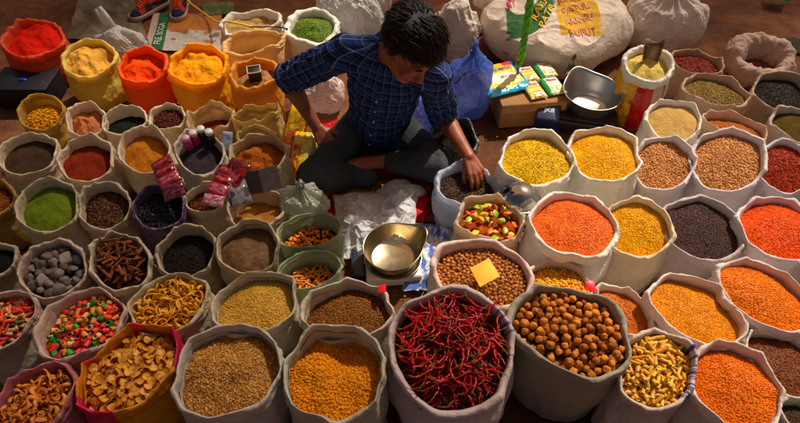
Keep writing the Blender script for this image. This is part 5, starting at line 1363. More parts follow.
# --- big printed sack lying down
def big_sack():
    c = (0.941, 3.124, 0.12); hx, hy, hz = .42, .38, .165; NU, NV = 320, 230; vs = []; C = []; rot = R_(38)
    pk_ = .0062
    for j in range(NV + 1):
        ph = -PI / 2 + PI * j / NV
        for i in range(NU):
            th = 2 * PI * i / NU
            f_ = lambda v, e: math.copysign(abs(v) ** e, v)
            x = hx * f_(math.cos(ph), .55) * f_(math.cos(th), .62); y = hy * f_(math.cos(ph), .55) * f_(math.sin(th), .62); z = hz * f_(math.sin(ph), .8)
            k = 1 + .06 * n3(x * 3, y * 3, z * 3) ; edge = abs(math.cos(ph)) ** 4
            z = z * k + .02 * n3(x * 5, y * 5, 3) + .022 * sharp(x * 2.4 + 3, y * 2.4, z * 3) + .014 * sharp(x * 5 + 7, y * 5, z * 7) + .006 * sharp(x * 11, y * 11 + 4, z * 9)
            x *= k; y *= k
            X = x * math.cos(rot) - y * math.sin(rot); Y = x * math.sin(rot) + y * math.cos(rot)
            z = max(z, -hz * .72)
            vs.append((X, Y, z))
            a = X / pk_ + 22; b = -Y / .0118 - 23; C_ = (242, 226, 210)      # a to the right, b towards the camera
            if z > -.02:
                dr = math.hypot(a + 18, b + 32); nn = n3(a * .12, b * .12, 2)
                if dr < 19: C_ = (242, 226, 212)
                elif dr < 34 and b > -44 and a > -32: C_ = (66, 116, 66)
                elif 12 < a < 52 and -38 + (a - 12) * -.1 < b < 6 - (a - 12) * .12 and dr >= 36: C_ = (238, 186, 58)
                elif abs((a * .42 + b) - 22) < 1.6 and -36 < a < -6 and n3(a * .6, b * .6, 4) > -.1: C_ = (206, 84, 74)
                elif abs((a * -.42 + b) - 7) < 1.6 and 22 < a < 50 and n3(a * .6, b * .6, 4) > -.1: C_ = (206, 84, 74)
            C.append(lin(C_))
    fs = [(j * NU + i, j * NU + (i + 1) % NU, (j + 1) * NU + (i + 1) % NU, (j + 1) * NU + i) for j in range(NV) for i in range(NU)]
    me = mesh('big_sack', vs, fs); setcol(me, C)
    r = empty('grain_sack', T(c[0], c[1] + .05, .135)); tag(r, 'big full white sack with red, green and yellow print lying at the back', 'sack')
    o = link('sack_cloth', me, M_FAB, r)
    bv = BVHTree.FromPolygons([Vector(v) for v in vs], fs)
    def proj_txt(sx, a, b, size_w, size_h, rot_, clr):
        tm = text_mesh(sx, 1.); V = getco(tm); w0 = np.abs(V[:, 0]).max() * 2
        bm = bmesh.new(); bm.from_mesh(tm); bmesh.ops.triangulate(bm, faces=bm.faces[:]); bmesh.ops.subdivide_edges(bm, edges=bm.edges[:], cuts=2); bm.to_mesh(tm); bm.free()
        cr, sr = math.cos(rot_), math.sin(rot_)
        def fn(x, y, z):
            xx = x / w0 * size_w; yy = y / .72 * size_h
            A = a + xx * cr - yy * sr; A -= 22; B_ = b + 23 - (xx * sr + yy * cr)
            h = bv.ray_cast(Vector((A * pk_, -B_ * .0118, 1)), Vector((0, 0, -1)))
            zz = h[0].z if h[0] is not None else 0
            return (A * pk_, -B_ * .0118, zz + .004)
        remap(tm, fn); link('lettering', tm, ink(clr), o)
    proj_txt('MAIL', -17, -30, 27, 10, R_(22), (206, 40, 70)); proj_txt('& P', -26, -20, 9, 6, R_(22), (206, 40, 70))
    proj_txt('RAKKU', -1, -15, 21, 5.2, R_(48), (236, 190, 40)); proj_txt('PATUR', 4.2, -9.5, 24, 5.2, R_(48), (236, 190, 40))
    for k in range(4): proj_txt(('KKARU', 'PATUL', 'AKK RU', 'KURUT')[k], 31 + k * .5, -23 + k * 8.5, 28, 4.4, R_(12), (196, 96, 20))
    # diamond mark
    for (sc_, clr, up) in ((6.4, (60, 120, 60), .0035), (4.6, (224, 204, 186), .0055), (3.0, (206, 60, 60), .0075)):
        def dm(uu, vv, w, sc_=sc_, up=up):
            x = (uu - .5) * 2; y = (vv - .5) * 2; A = 2 + sc_ * (x + y) * .75; B_ = 40 + sc_ * (x - y) * .31
            h = bv.ray_cast(Vector((A * pk_, -B_ * .0118, 1)), Vector((0, 0, -1))); return (A * pk_, -B_ * .0118, (h[0].z if h[0] is not None else 0) + up)
        link('printed_mark', patch(dm, 0, 1, 0, 1, 8, 8), ink(clr), o)
    # tied ear
    crumple('tied_ear', (0, 0, 0), (.09, .07, .06), plain('ear_cloth', (220, 198, 178), .8), None, None, 14, .3, parent=r).matrix_local = T(-.40, .16, .10)
big_sack()

# --- tied white sack, rolled empty sack, heaps of bags behind the seller
def cloth_m(c): return film('sack_cloth', c, .12, .75)
crumple('tied_sack', (1.579, 3.185, 0.0), (.235, .17, .20), cloth_m((242, 226, 216)), 'lumpy tied white sack behind the printed flour sack', 'sack', 21, .16, .75, knot=.3)
def rolled():
    c = (2.064, 2.86, 0.06); s = Soup(); rings = []; NA, NB = 96, 28
    for i in range(NA):
        th = 2 * PI * i / NA; cs, sn = math.cos(th), math.sin(th); rg = []
        R = .15 * (1 + .1 * n3(cs * 1.3, sn * 1.3, 5)); rr_ = .05 * (1 + .3 * n3(cs * 2, sn * 2, 9)) * (1.15 if sn > 0 else .9)
        for j in range(NB):
            a = 2 * PI * j / NB; q = rr_ * (1 + .16 * (ridge(cs * 4 + math.cos(a), sn * 4, math.sin(a) * 1.5) - .5) + .08 * n3(cs * 12, sn * 12 + a, 3))
            rg.append(Vector(((R + q * math.cos(a)) * cs, (R * .8 + q * math.cos(a)) * sn, .08 + q * 1.5 * math.sin(a) + .03 * sn)))
        rings.append(rg)
    rings.append(rings[0]); s.loft(rings, False)
    r = empty('empty_sack', T(c[0], c[1] + .02, 0)); tag(r, 'almost empty pinkish sack rolled down into a thick ring at the back right', 'sack')
    link('rolled_rim', s.mesh('roll'), cloth_m((214, 178, 158)), r)
    s = Soup(); s.lathe([(0, .05), (.08, .052), (.13, .06), (.15, .03), (.16, .0)], 40); link('bottom_cloth', s.mesh('bottom'), plain('brown_leftovers', (120, 70, 44), .9, bmp=.5, bscale=90), r)
rolled()
crumple('white_sack', (0.317, 3.075, 0.0), (.15, .12, .19), cloth_m((226, 212, 196)), 'slumped grey white sack behind the man, right of his head', 'sack', 31, .26, .8)
crumple('white_sack', (-0.182, 3.42, 0.0), (.12, .10, .22), cloth_m((244, 232, 212)), 'crumpled cream sack behind the man, left of his head', 'sack', 33, .26, .8, knot=.3)
crumple('clear_bag', (-0.399, 3.371, 0.0), (.13, .1, .14), WPL(), 'puffy clear white plastic bag right of the green leaves', 'plastic bag', 35, .3, .8)
crumple('clear_bag', (-0.239, 3.253, 0.0), (.13, .1, .17), WPL(), 'bulging white plastic bag touching the man shoulder', 'plastic bag', 37, .2, .8)
crumple('clear_bag', (-0.429, 2.568, 0.0), (.12, .09, .12), film('pink_clear_film', (236, 214, 204), .3, alpha=.75), 'pinkish clear plastic bag seen under the man bent arm', 'plastic bag', 39, .34, .8)
crumple('clear_bag', (-0.404, 1.654, 0.16), (.095, .07, .075), film('green_clear_film', (210, 212, 190), .35, alpha=.8), 'knotted pale clear bag lying on the upper green bag', 'plastic bag', 41, .3, .8, knot=.3)
s = Soup(); s.capsule((0, 0, .02), (0, 0, .12), .05, .062, 28); r = empty('dark_ladle', T(*(0.382, 3.053, 0.0)) @ RZ(R_(-30)) @ RX(R_(-24))); tag(r, 'dark iron ladle leaning on the sack behind the man', 'ladle')
dk = plain('dark_iron', (52, 46, 44), .4, .5); link('bowl', s.mesh('bowl'), dk, r); s = Soup(); s.tube([(0, 0, .1), (.06, .05, .16), (.16, .12, .2), (.3, .22, .2)], .012, 10); link('handle', s.mesh('handle'), dk, r)

# --- green braided rope hanging down
def rope():
    b = (0.623, 2.62, 0.26); s = Soup()
    for st in range(3):
        pts = []
        for i in range(260):
            z = .26 + i * .0095; a = z * 42 + st * 2 * PI / 3; pts.append((b[0] + .010 * math.cos(a) + .006 * math.sin(z * 5), b[1] + .010 * math.sin(a), z))
        s.tube(pts, .0105, 7)
    r = empty('hanging_rope', T(0, 0, 0)); tag(r, 'bright green braided rope hanging down in front of the big printed sack', 'rope')
    link('braid', s.mesh('braid'), plain('green_nylon', (120, 214, 30), .45, var=.25, scale=60, trans=.15), r)
    s = Soup(); s.ellipsoid((b[0], b[1], .25), (.02, .02, .022)); link('knot', s.mesh('knot'), plain('green_nylon', (96, 150, 30), .5), r)
    s = Soup(); s.tube([(b[0], b[1], .24), (b[0] + .004, b[1] - .01, .16), (b[0] - .004, b[1] + .01, .08), (b[0] + .01, b[1], .004)], .007, 7); link('string_end', s.mesh('string'), plain('jute', (150, 116, 76), .9), r)
rope()

# --- price card and red tag
f = FORM['chick']
q = [(0.274, 1.142, 0.345), (0.348, 1.188, 0.345), (0.317, 1.263, 0.35), (0.246, 1.219, 0.35)]
fn = quad_fn(q, .006)
o = link('price_card', patch(fn, 0, 1, 0, 1, 8, 8), plain('yellow_card', (250, 178, 10), .6, var=.1, scale=14)); tag(o, 'blank yellow price card lying on the chickpeas', 'card')
q = [(0.652, 1.16, 0.3), (0.689, 1.152, 0.3), (0.684, 1.192, 0.31), (0.653, 1.192, 0.31)]; fn = quad_fn(q, .002)
o = link('red_tag', patch(fn, 0, 1, 0, 1, 6, 6), plain('red_plastic', (236, 24, 40), .3)); tag(o, 'small bright red tag behind the brown ball sack', 'tag')
q = [(-0.077, 1.152, 0.3), (-0.049, 1.145, 0.31), (-0.049, 1.179, 0.31), (-0.074, 1.182, 0.3)]; fn = quad_fn(q, .002)
o = link('red_tag', patch(fn, 0, 1, 0, 1, 6, 6), plain('red_plastic', (236, 24, 40), .3)); tag(o, 'tiny red tag at the left rim of the chilli sack', 'tag')

# --- grain spilled on the ground between the sacks
def spilled():
    n = 1500; TV, TF = OCT; Rm = rand_rot(n)
    px = np.concatenate([rng.normal(.15, .5, n // 2), rng.uniform(-2.1, 2.1, n - n // 2)]); py = np.concatenate([rng.normal(1.75, .35, n // 2), rng.uniform(.8, 3.1, n - n // 2)])
    s = np.array([.004, .0032, .003])[None] * rng.uniform(.6, 1.5, (n, 1)); pos = np.stack([px, py, np.full(n, .012)], 1)
    V = np.einsum('nij,nkj->nki', Rm, TV[None] * s[:, None, :]) + pos[:, None, :]
    Fc = TF[None] + (np.arange(n) * 6)[:, None, None]
    me = mesh_np('spilled', V.reshape(-1, 3), Fc.reshape(-1, 3), 3); setfl(me, np.repeat(rng.uniform(.1, 1, n), 6))
    tag(link('spilled_grain', me, grain_mat((150, 80, 24), (240, 190, 90))), 'grain spilled over the ground between the sacks', 'spilled grain', None, 'stuff')
spilled()

# ------------------------------------------------------------------ the seller
def seller():
    root = empty('person', T(*(-0.131, 2.349, 0.0))); tag(root, 'man in a blue checked shirt and dark trousers sitting cross legged, reaching into the cloves', 'person')
    Rs, Ls = Vector((-0.223, 2.136, 0.63)), Vector((0.141, 2.036, 0.58))
    Re, Rw = Vector((-0.516, 2.228, 0.43)), Vector((-0.389, 2.116, 0.235))
    Le, Lw = Vector((0.206, 2.146, 0.27)), Vector((0.303, 1.887, 0.262))
    pel = Vector((-0.108, 2.211, 0.13)); pel.y += .05
    nb = (Rs + Ls) / 2 + Vector((.0, .015, .05)); hc = Vector((0.039, 1.831, 0.85))
    Rh, Lh = pel + Vector((-.095, -.02, 0)), pel + Vector((.095, -.02, 0))
    Rk, Ra = Vector((-0.4, 1.884, 0.135)), Vector((-0.132, 1.963, 0.07))
    Lk, La = Vector((0.183, 1.934, 0.15)), Vector((-0.065, 1.976, 0.155))
    Lt = Vector((-0.233, 1.974, 0.125))
    up = (nb - pel).normalized(); lat = (Ls - Rs); lat = (lat - up * lat.dot(up)).normalized(); fw = up.cross(lat) * -1
    if fw.y > 0: fw = -fw
    def frame(x, y, z): return Matrix(((x.x, y.x, z.x), (x.y, y.y, z.y), (x.z, y.z, z.z)))
    TM = frame(lat, fw, up)
    def torso(s, k):
        s.ellipsoid(pel, (.165 + k, .12 + k, .115 + k * .5))
        s.ellipsoid(pel.lerp(nb, .33), (.142 + k, .108 + k, .15), TM)
        s.ellipsoid(pel.lerp(nb, .52) + fw * .005, (.148 + k, .112 + k, .14), TM)
        s.ellipsoid(pel.lerp(nb, .73), (.160 + k, .112 + k, .135), TM)
        s.capsule(Rs, Ls, .060 + k, .060 + k); s.capsule(Rs, nb + Vector((0, 0, -.005)), .055 + k, .056 + k); s.capsule(Ls, nb + Vector((0, 0, -.005)), .055 + k, .056 + k)
    # head frame
    yaw, pit = R_(33), R_(38)
    f = Vector((math.sin(yaw) * math.cos(pit), -math.cos(yaw) * math.cos(pit), -math.sin(pit)))
    r = f.cross(Vector((0, 0, 1))).normalized(); u = r.cross(f)
    roll = R_(6); r, u = r * math.cos(roll) + u * math.sin(roll), u * math.cos(roll) - r * math.sin(roll)
    HM = Matrix(((r.x, f.x, u.x, hc.x), (r.y, f.y, u.y, hc.y), (r.z, f.z, u.z, hc.z), (0, 0, 0, 1))) @ Matrix.Scale(1.12, 4)
    H3 = HM.to_3x3()
    def hp(x, y, z): return HM @ Vector((x, y, z))
    s = Soup()
    torso(s, -.012)
    s.chain([Rs, Re], [.052, .043]); s.chain([Re, Re.lerp(Rw, .25), Re.lerp(Rw, .55), Rw], [.043, .045, .036, .027])
    s.chain([Ls, Le], [.052, .043]); s.chain([Le, Le.lerp(Lw, .25), Le.lerp(Lw, .55), Lw], [.043, .045, .036, .027])
    s.chain([Rh, Rk], [.08, .055]); s.chain([Rk, Rk.lerp(Ra, .35), Ra], [.052, .052, .036])
    s.chain([Lh, Lk], [.08, .055]); s.chain([Lk, Lk.lerp(La, .35), La], [.052, .05, .034])
    # foot of the near leg, resting on the other calf
    fd = (Lt - La).normalized(); fs = Vector((0, 0, 1)).cross(fd).normalized()
    s.chain([La - fd * .02, La.lerp(Lt, .4), Lt], [.034, .03, .022]); s.capsule(La - fd * .035 + Vector((0, 0, -.012)), La + fd * .05, .03, .03)
    s.capsule(La.lerp(Lt, .5) - fs * .018, Lt - fs * .022, .022, .016); s.capsule(La.lerp(Lt, .5) + fs * .014, Lt + fs * .018, .022, .016)
    for i in range(5):
        o = -.03 + i * .0145; L = (.036, .034, .031, .027, .022)[i]; b = Lt + fs * o
        s.capsule(b - fd * .01, b + fd * L, .0115 if i == 0 else .0088, .010 if i == 0 else .0078, 12)
    # neck and head
    s.chain([nb - up * .03, nb + (hp(0, -.03, -.05) - nb) * .5, hp(0, -.028, -.03)], [.06, .053, .055])
    E = lambda c, rr: s.ellipsoid(hp(*c), rr, H3)
    E((0, -.012, .02), (.076, .094, .085)); E((0, .034, -.04), (.061, .058, .078)); E((0, .058, -.1), (.03, .03, .024))
    for q in (-1, 1):
        s.capsule(hp(q * .052, .004, -.055), hp(q * .02, .06, -.098), .024, .02)
        E((q * .038, .062, -.04), (.023, .022, .024)); E((q * .03, .076, -.010), (.0165, .0125, .0115))
        E((q * .077, -.008, -.02), (.009, .021, .033)); E((q * .083, -.012, -.012), (.006, .016, .022)); E((q * .011, .096, -.043), (.009, .011, .0075))
    s.capsule(hp(-.036, .077, .014), hp(.036, .077, .014), .016, .016)
    s.capsule(hp(0, .086, .002), hp(0, .107, -.038), .0085, .0125); s.capsule(hp(-.019, .084, -.070), hp(.019, .084, -.070), .0065, .0065)
    s.capsule(hp(0, .0905, -.069), hp(0, .0905, -.070), .007, .007); s.capsule(hp(-.013, .085, -.081), hp(.013, .085, -.081), .0085, .0085)
    def hand(w_, d, b, side, curl, thumb, spread=1.):
        d = d.normalized(); b = (b - d * b.dot(d)).normalized(); t = d.cross(b) * side
        kn = []
        for i, o in enumerate((.032, .011, -.010, -.029)):
            k = w_ + d * (.088 - abs(o - .008) * .35) + t * o * spread; kn.append(k)
            s.capsule(w_ + t * o * .55 + d * .008, k, .0165, .0115, 14)
        s.ellipsoid(w_ + d * .048, (.03, .042, .014), frame(t, d, t.cross(d)))
        for i, L in enumerate((.07, .079, .073, .057)):
            p = kn[i]; a = 0; fan = (.10, .02, -.06, -.14)[i] * spread
            for j, (q, rr) in enumerate(((.47, .0098), (.3, .0088), (.23, .0078))):
                a += curl[i][j]; dv = (d * math.cos(fan) + t * math.sin(fan)) * math.cos(a) - b * math.sin(a)
                p2 = p + dv * L * q; s.capsule(p, p2, rr if i < 3 else rr * .88, (rr - .001) if i < 3 else rr * .8, 12); p = p2
        p = w_ + d * .026 + t * .026 - b * .006
        for j, (L, rr) in enumerate(((.042, .0145), (.034, .0115), (.027, .0098))):
            a = thumb[j]; dv = (d * math.cos(a[0]) + t * math.sin(a[0])) * math.cos(a[1]) - b * math.sin(a[1])
            p2 = p + dv * L; s.capsule(p, p2, rr, rr - .0018, 12); p = p2
    Rd = Vector((-0.333, 2.029, 0.2)) - Rw
    hand(Rw, Rd, Vector((-.25, -.55, .8)), -1, [(.55, .75, .5), (.6, .8, .5), (.65, .85, .5), (.7, .9, .5)], [(.75, .35), (.4, .5), (.2, .6)])
    Ld = Vector((0.343, 1.796, 0.222)) - Lw
    hand(Lw, Ld, Vector((.1, -.50, .85)), 1, [(.35, .5, .35), (.45, .5, .35), (.5, .55, .35), (.55, .55, .4)], [(.55, .55), (.2, .75), (.0, .8)])
    me = eval_mods(s.mesh('body'), [('REMESH', dict(mode='VOXEL', voxel_size=.0042)), ('SMOOTH', dict(factor=.5, iterations=4))])
    me.polygons.foreach_set('use_smooth', [True] * len(me.polygons))
    m, N, L, B, O = newmat('brown_skin'); oc = objco(N)
    a = nz(N, L, 14, 5, oc); b = nz(N, L, 260, 3, oc)
    rp = ramp(N, L, a.outputs['Fac'], [(.3, lin((132, 64, 38))), (.7, lin((170, 90, 54)))])
    L.new(rp.outputs[0], B.inputs['Base Color']); B.inputs['Roughness'].default_value = .48
    B.inputs['Subsurface Weight'].default_value = .12; B.inputs['Subsurface Radius'].default_value = (.012, .005, .003); B.inputs['Subsurface Scale'].default_value = .6
    L.new(bump(N, L, b.outputs['Fac'], .12, .002), B.inputs['Normal'])
    inv = root.matrix_world.inverted()
    def child(name, me_, mat): o = link(name, me_, mat, root); o.matrix_local = inv; return o
    child('body', me, m)

    # shirt
    s = Soup(); torso(s, .014); s.v = [v for v in s.v]
    s.capsule(pel + up * .06, pel + up * .12, .155, .15)
    cuffR = Rs.lerp(Re, 1.02); cuffL = Ls.lerp(Le, .98)
    s.chain([Rs, Rs.lerp(Re, .5), Rs.lerp(Re, .93)], [.073, .069, .064]); s.chain([Ls, Ls.lerp(Le, .5), Ls.lerp(Le, .9)], [.073, .069, .064])
    me = eval_mods(s.mesh('shirt'), [('REMESH', dict(mode='VOXEL', voxel_size=.006)), ('SMOOTH', dict(factor=.5, iterations=9))])
    V = getco(me); nrm = np.empty(len(V) * 3, dtype=np.float32); me.vertices.foreach_get('normal', nrm); nrm = nrm.reshape(-1, 3)
    ids = []; UV = []; OUT = []
    segs = [(Rs, Re), (Ls, Le)]
    for v, n in zip(V, nrm):
        p = Vector(v); n = Vector(n)
        best = None
        for k, (a_, b_) in enumerate(segs):
            d = b_ - a_; t = (p - a_).dot(d) / d.length_squared; q = a_ + d * max(0, min(1.15, t)); dist = (p - q).length
            if t > .18 and dist < .10 and (best is None or dist < best[0]): best = (dist, k, t, d, q)
        if best:
            _, k, t, d, q = best; dn = d.normalized(); e1 = (Vector((0, 0, 1)) - dn * dn.z).normalized(); e2 = dn.cross(e1); w_ = p - q
            ang = math.atan2(w_.dot(e2), w_.dot(e1)); uv = (ang * .066 + .013, t * d.length + .02)
            along = t * d.length; fold = .0085 * (ridge(along * 13 + 2 * math.sin(ang + k), ang * .8, 4 + k) - .45) + .004 * ridge(along * 30, ang * 1.6, 2)
            fold *= .5 + sstep(.2, .6, t)
        else:
            w_ = p - pel; ang = math.atan2(w_.dot(lat), w_.dot(fw)); uv = (ang * .135, w_.dot(up))
            h_ = w_.dot(up); fold = .010 * (ridge(h_ * 9 + ang * 1.3, ang * 1.1, 7) - .45) + .005 * ridge(h_ * 18 - ang * 2, ang * 3, 3) + .006 * n3(p.x * 7, p.y * 7, p.z * 7)
        UV.append((uv[0], uv[1], 0)); OUT.append(p + n * fold)
    me.vertices.foreach_set('co', np.array([tuple(q) for q in OUT], dtype=np.float32).ravel())
    at = me.attributes.new('plaid', 'FLOAT_VECTOR', 'POINT'); at.data.foreach_set('vector', np.array(UV, dtype=np.float32).ravel())
    me.polygons.foreach_set('use_smooth', [True] * len(me.polygons)); me.update()
    m, N, L, B, O = newmat('blue_checked_cotton')
    A = N.new('ShaderNodeAttribute'); A.attribute_name = 'plaid'; sp = N.new('ShaderNodeSeparateXYZ'); L.new(A.outputs['Vector'], sp.inputs[0])
    def math_(op, a_, b_=None):
        n_ = N.new('ShaderNodeMath'); n_.operation = op
        for i, v in enumerate((a_, b_)):
            if v is None: continue
            if isinstance(v, (int, float)): n_.inputs[i].default_value = v
            else: L.new(v, n_.inputs[i])
        return n_.outputs[0]
    def band(src, per, c, w_):
        t = math_('FRACT', math_('DIVIDE', math_('ADD', src, 10.), per)); return math_('LESS_THAN', math_('ABSOLUTE', math_('SUBTRACT', t, c)), w_)
    col_ = None
    base = N.new('ShaderNodeRGB'); base.outputs[0].default_value = lin((17, 27, 66)); col_ = base.outputs[0]
    lt = lin((44, 76, 144)); wt = lin((140, 158, 200)); dk = lin((12, 20, 58))
    for ax in (0, 1):
        col_ = mixc(N, L, math_('MULTIPLY', band(sp.outputs[ax], .042, .72, .17), .45), col_, lt)
        col_ = mixc(N, L, math_('MULTIPLY', band(sp.outputs[ax], .042, .28, .12), .5), col_, dk)
    for ax in (0, 1):
        col_ = mixc(N, L, math_('MULTIPLY', band(sp.outputs[ax], .042, .5, .032), .5), col_, wt)
        col_ = mixc(N, L, math_('MULTIPLY', band(sp.outputs[ax], .042, .02, .02), .25), col_, wt)
    L.new(col_, B.inputs['Base Color']); B.inputs['Roughness'].default_value = .85; B.inputs['Specular IOR Level'].default_value = .15
    oc = objco(N); t1_ = nz(N, L, 30, 4, oc); t2_ = nz(N, L, 500, 2, oc)
    bb = bump(N, L, t1_.outputs['Fac'], .45, .012); L.new(bump(N, L, t2_.outputs['Fac'], .2, .001, bb), B.inputs['Normal'])
    sh = child('shirt', me, m)
    # buttoned placket down the front
    VS = [Vector(q) for q in getco(me)]; bvs = BVHTree.FromPolygons(VS, [tuple(p.vertices) for p in me.polygons])
    def front(h_, off, w_):
        o_ = pel + up * h_ + lat * off + fw * .5; hit = bvs.ray_cast(o_, -fw)
        return (hit[0] if hit[0] is not None else o_ - fw * .4) + fw * w_
    hs = [.02 + .43 * i / 40 for i in range(41)]
    vs = [front(h_, .016 * q, .0035 if abs(q) < 1 else .0005) for h_ in hs for q in (-1, -.9, 0, .9, 1)]
    pm = mesh('placket', vs, [(i * 5 + j, i * 5 + j + 1, i * 5 + j + 6, i * 5 + j + 5) for i in range(40) for j in range(4)])
    at = pm.attributes.new('plaid', 'FLOAT_VECTOR', 'POINT'); at.data.foreach_set('vector', np.array([((i % 5) * .008 + .01, hs[i // 5], 0) for i in range(len(vs))], dtype=np.float32).ravel())
    pk_ = link('placket', pm, m, sh)
    for h_ in (.06, .14, .22, .30, .38):
        s = Soup(); c_ = front(h_, 0, .006); s.ellipsoid(c_, (.0055, .0055, .0055)); link('button', s.mesh('button'), plain('shirt_button', (200, 206, 220), .3), sh)
    # rolled cuffs and collar in the same cloth
    for (a_, b_, w0) in ((Rs, Re, .067), (Ls, Le, .066)):
        s = Soup(); d = (b_ - a_).normalized(); c = a_.lerp(b_, .97 if a_ is Rs else .94); x = d.orthogonal().normalized(); y = d.cross(x); rg = []
        for (o, k) in ((-.022, .93), (-.016, 1.06), (.002, 1.09), (.018, 1.06), (.024, .98), (.02, .86), (0, .8)):
            rg.append([c + d * (o + .004 * math.sin(j * .9)) + (x * math.cos(2 * PI * j / 32) + y * math.sin(2 * PI * j / 32)) * w0 * k * (1 + .04 * n3(j * .4, o * 30, w0)) for j in range(32)])
        s.loft(rg, False)
        cme = s.mesh('cuff'); at = cme.attributes.new('plaid', 'FLOAT_VECTOR', 'POINT'); at.data.foreach_set('vector', np.array([((i % 32) * .0131, (i // 32) * .01 + .004, 0) for i in range(len(s.v))], dtype=np.float32).ravel())
        link('cuff', cme, m, sh)
    s = Soup(); nc = nb + (hp(0, -.03, -.05) - nb) * .12; nd = (hp(0, -.03, -.05) - nb).normalized(); x = (fw - nd * fw.dot(nd)).normalized(); y = nd.cross(x); rg = []
    for (o, k) in ((-.03, 1.22), (.0, 1.08), (.018, 1.04), (.022, 1.1), (.004, 1.3), (-.022, 1.5), (-.028, 1.46), (-.01, 1.2)):
        rg.append([nc + nd * (o - .012 * math.cos(a)) + (x * math.cos(a) * 1.05 + y * math.sin(a)) * .061 * (k if abs(a) > .3 else k * .97) for a in [.35 + (2 * PI - .7) * j / 40 for j in range(41)]])
    vs = [p for q in rg for p in q]; fs_ = [(i * 41 + j, i * 41 + j + 1, ((i + 1) % 8) * 41 + j + 1, ((i + 1) % 8) * 41 + j) for i in range(8) for j in range(40)]
    cme = mesh('collar', vs, fs_); at = cme.attributes.new('plaid', 'FLOAT_VECTOR', 'POINT'); at.data.foreach_set('vector', np.array([((i % 41) * .0105, (i // 41) * .012, 0) for i in range(len(vs))], dtype=np.float32).ravel())
    link('collar', cme, m, sh)

    # trousers
    s = Soup(); s.ellipsoid(pel, (.178, .132, .122)); s.ellipsoid(pel + up * .06, (.165, .13, .09))
    s.chain([Rh, Rh.lerp(Rk, .5), Rk], [.098, .085, .068]); s.chain([Rk, Rk.lerp(Ra, .4), Rk.lerp(Ra, .92)], [.066, .066, .054])
    s.chain([Lh, Lh.lerp(Lk, .5), Lk], [.098, .085, .068]); s.chain([Lk, Lk.lerp(La, .4), Lk.lerp(La, .86)], [.066, .062, .05])
    me = eval_mods(s.mesh('trousers'), [('REMESH', dict(mode='VOXEL', voxel_size=.006)), ('SMOOTH', dict(factor=.5, iterations=6))])
    V = getco(me); nrm = np.empty(len(V) * 3, dtype=np.float32); me.vertices.foreach_get('normal', nrm); nrm = nrm.reshape(-1, 3); OUT = []
    segs = [(Rh, Rk), (Rk, Ra), (Lh, Lk), (Lk, La)]
    for v, n in zip(V, nrm):
        p = Vector(v); best = None
        for k, (a_, b_) in enumerate(segs):
            d = b_ - a_; t = max(0, min(1, (p - a_).dot(d) / d.length_squared)); dist = (p - a_ - d * t).length
            if best is None or dist < best[0]: best = (dist, k, t, d.length)
        _, k, t, Ld_ = best; al = t * Ld_; bend = .35 + sstep(.55, 1, t if k in (0, 2) else 1 - t) + .8 * sstep(.5, 0, t) * (k in (0, 2))
        fo = .008 * (ridge(al * 12 + p.z * 9, p.z * 5 + k, p.x * 2.5) - .45) * bend + .0045 * ridge(al * 24 + p.z * 14, p.x * 7, k) * bend + .004 * n3(p.x * 9, p.y * 9, p.z * 9)
        q = p + Vector(n) * fo; q.z = max(q.z, .012); OUT.append(tuple(q))
    me.vertices.foreach_set('co', np.array(OUT, dtype=np.float32).ravel()); me.polygons.foreach_set('use_smooth', [True] * len(me.polygons)); me.update()
    m2, N, L, B, O = newmat('dark_grey_denim'); oc = objco(N); a = nz(N, L, 8, 5, oc); b = nz(N, L, 420, 2, oc)
    rp = ramp(N, L, a.outputs['Fac'], [(.3, lin((42, 44, 48))), (.7, lin((72, 74, 78)))]); L.new(rp.outputs[0], B.inputs['Base Color']); B.inputs['Roughness'].default_value = .85; B.inputs['Specular IOR Level'].default_value = .15
    c2 = nz(N, L, 26, 4, oc); bb = bump(N, L, c2.outputs['Fac'], .4, .012); L.new(bump(N, L, b.outputs['Fac'], .25, .001, bb), B.inputs['Normal'])
    child('trousers', me, m2)

    # hair: a cap that follows the skull, with many tapered locks
    V, F_ = ico(4); keep = []; vs = []
    for v in V:
        x, y, z = v; k = 1 + .03 * n3(x * 3, y * 3, z * 3) + .01 * n3(x * 9, y * 9, z * 9)
        top = sstep(-.2, .9, z)
        p = Vector((x * (.082 + .010 * top) * k, -.012 + y * (.101 + .012 * top) * k, .02 + z * (.092 + .022 * top) * k))
        vs.append(p); keep.append(inhair(p))
    fs = [tuple(map(int, q)) for q in F_ if all(keep[i] for i in q)]
    S2 = Soup(); S2.add(vs, fs); rr_ = random.Random(5)
    cand = [(p, Vector((p.x, p.y + .012, p.z - .02)).normalized()) for p, k in zip(vs, keep) if k]
    for i in range(5200):
        p, n = rr_.choice(cand); p = p + Vector((rr_.gauss(0, .005), rr_.gauss(0, .005), rr_.gauss(0, .004))) - n * .004
        comb = Vector((-.4 + rr_.gauss(0, .16), .8 + rr_.gauss(0, .16), -.55 if p.z < .06 else -.05 + rr_.gauss(0, .2)))
        if p.y < -.04: comb = Vector((rr_.gauss(0, .3), -.35, -.9))
        if abs(p.x) > .06 and p.z < .05: comb = Vector((0, -.15 + rr_.gauss(0, .2), -1))
        t = (comb - n * comb.dot(n)).normalized(); L_ = rr_.uniform(.025, .055); lift = rr_.uniform(.02, .14) * (1.2 if p.z > .06 else .4)
        w_ = rr_.uniform(.0009, .0021)
        pts = [p, p + t * L_ * .4 + n * L_ * lift * .6, p + t * L_ * .8 + n * L_ * lift * .5, p + t * L_ + n * L_ * lift * .1]
        if not inhair(pts[-1], .018): continue
        S2.tube(pts, [w_, w_ * .9, w_ * .5, .0004], 5)
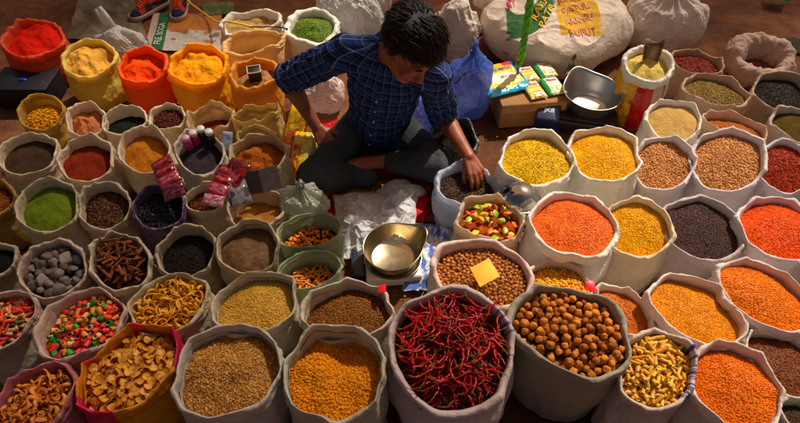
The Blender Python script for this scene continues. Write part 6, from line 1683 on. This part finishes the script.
    hm = S2.mesh('hair'); m3, N, L, B, O = newmat('dark_hair'); oc = objco(N); a = nz(N, L, 60, 4, oc)
    rp = ramp(N, L, a.outputs['Fac'], [(.3, lin((16, 12, 10))), (.7, lin((44, 32, 26)))]); L.new(rp.outputs[0], B.inputs['Base Color']); B.inputs['Roughness'].default_value = .55; B.inputs['Specular IOR Level'].default_value = .4
    wv = N.new('ShaderNodeTexWave'); wv.inputs['Scale'].default_value = 160; wv.inputs['Distortion'].default_value = 6; wv.inputs['Detail'].default_value = 2; L.new(oc, wv.inputs['Vector'])
    L.new(bump(N, L, wv.outputs['Fac'], .5, .002), B.inputs['Normal'])
    o = link('hair', hm, m3, root); o.matrix_local = inv @ HM
    for q in (-1, 1):
        s = Soup(); s.tube([(q * .012, .0915, .017), (q * .026, .0910, .0225), (q * .04, .085, .021), (q * .05, .073, .013)], [.003, .0038, .0032, .001], 7)
        o = link('eyebrow', s.mesh('eyebrow'), m3, root); o.matrix_local = inv @ HM
        s = Soup(); s.tube([(q * .016, .0780, -.0140), (q * .024, .0838, -.0188), (q * .034, .0838, -.0188), (q * .044, .0770, -.0140)], [.0006, .0011, .0011, .0005], 6)
        o = link('eyelashes', s.mesh('lashes'), m3, root); o.matrix_local = inv @ HM
        s = Soup(); s.ellipsoid((q * .03, .0690, -.0115), (.0145, .0145, .0125)); o = link('eye', s.mesh('eye'), plain('eye_white', (206, 196, 186), .2), root); o.matrix_local = inv @ HM
    s = Soup(); s.tube([(-.021, .0895, -.0755), (-.008, .0945, -.0752), (.008, .0945, -.0752), (.021, .0895, -.0755)], [.001, .0018, .0018, .001], 6)
    o = link('mouth', s.mesh('mouth'), plain('lip_line', (92, 40, 34), .5), root); o.matrix_local = inv @ HM

def inhair(p, m=0.):
    x, y, z = p
    if y > .035: return z > .050 - m - .12 * max(0, .07 - y) * (abs(x) > .05)
    if y > -.025: return z > (.062 - .055 * (1 - sstep(-.0, .035, y))) - m - .02 * (abs(x) > .06)
    return z > -.055 - m
seller()
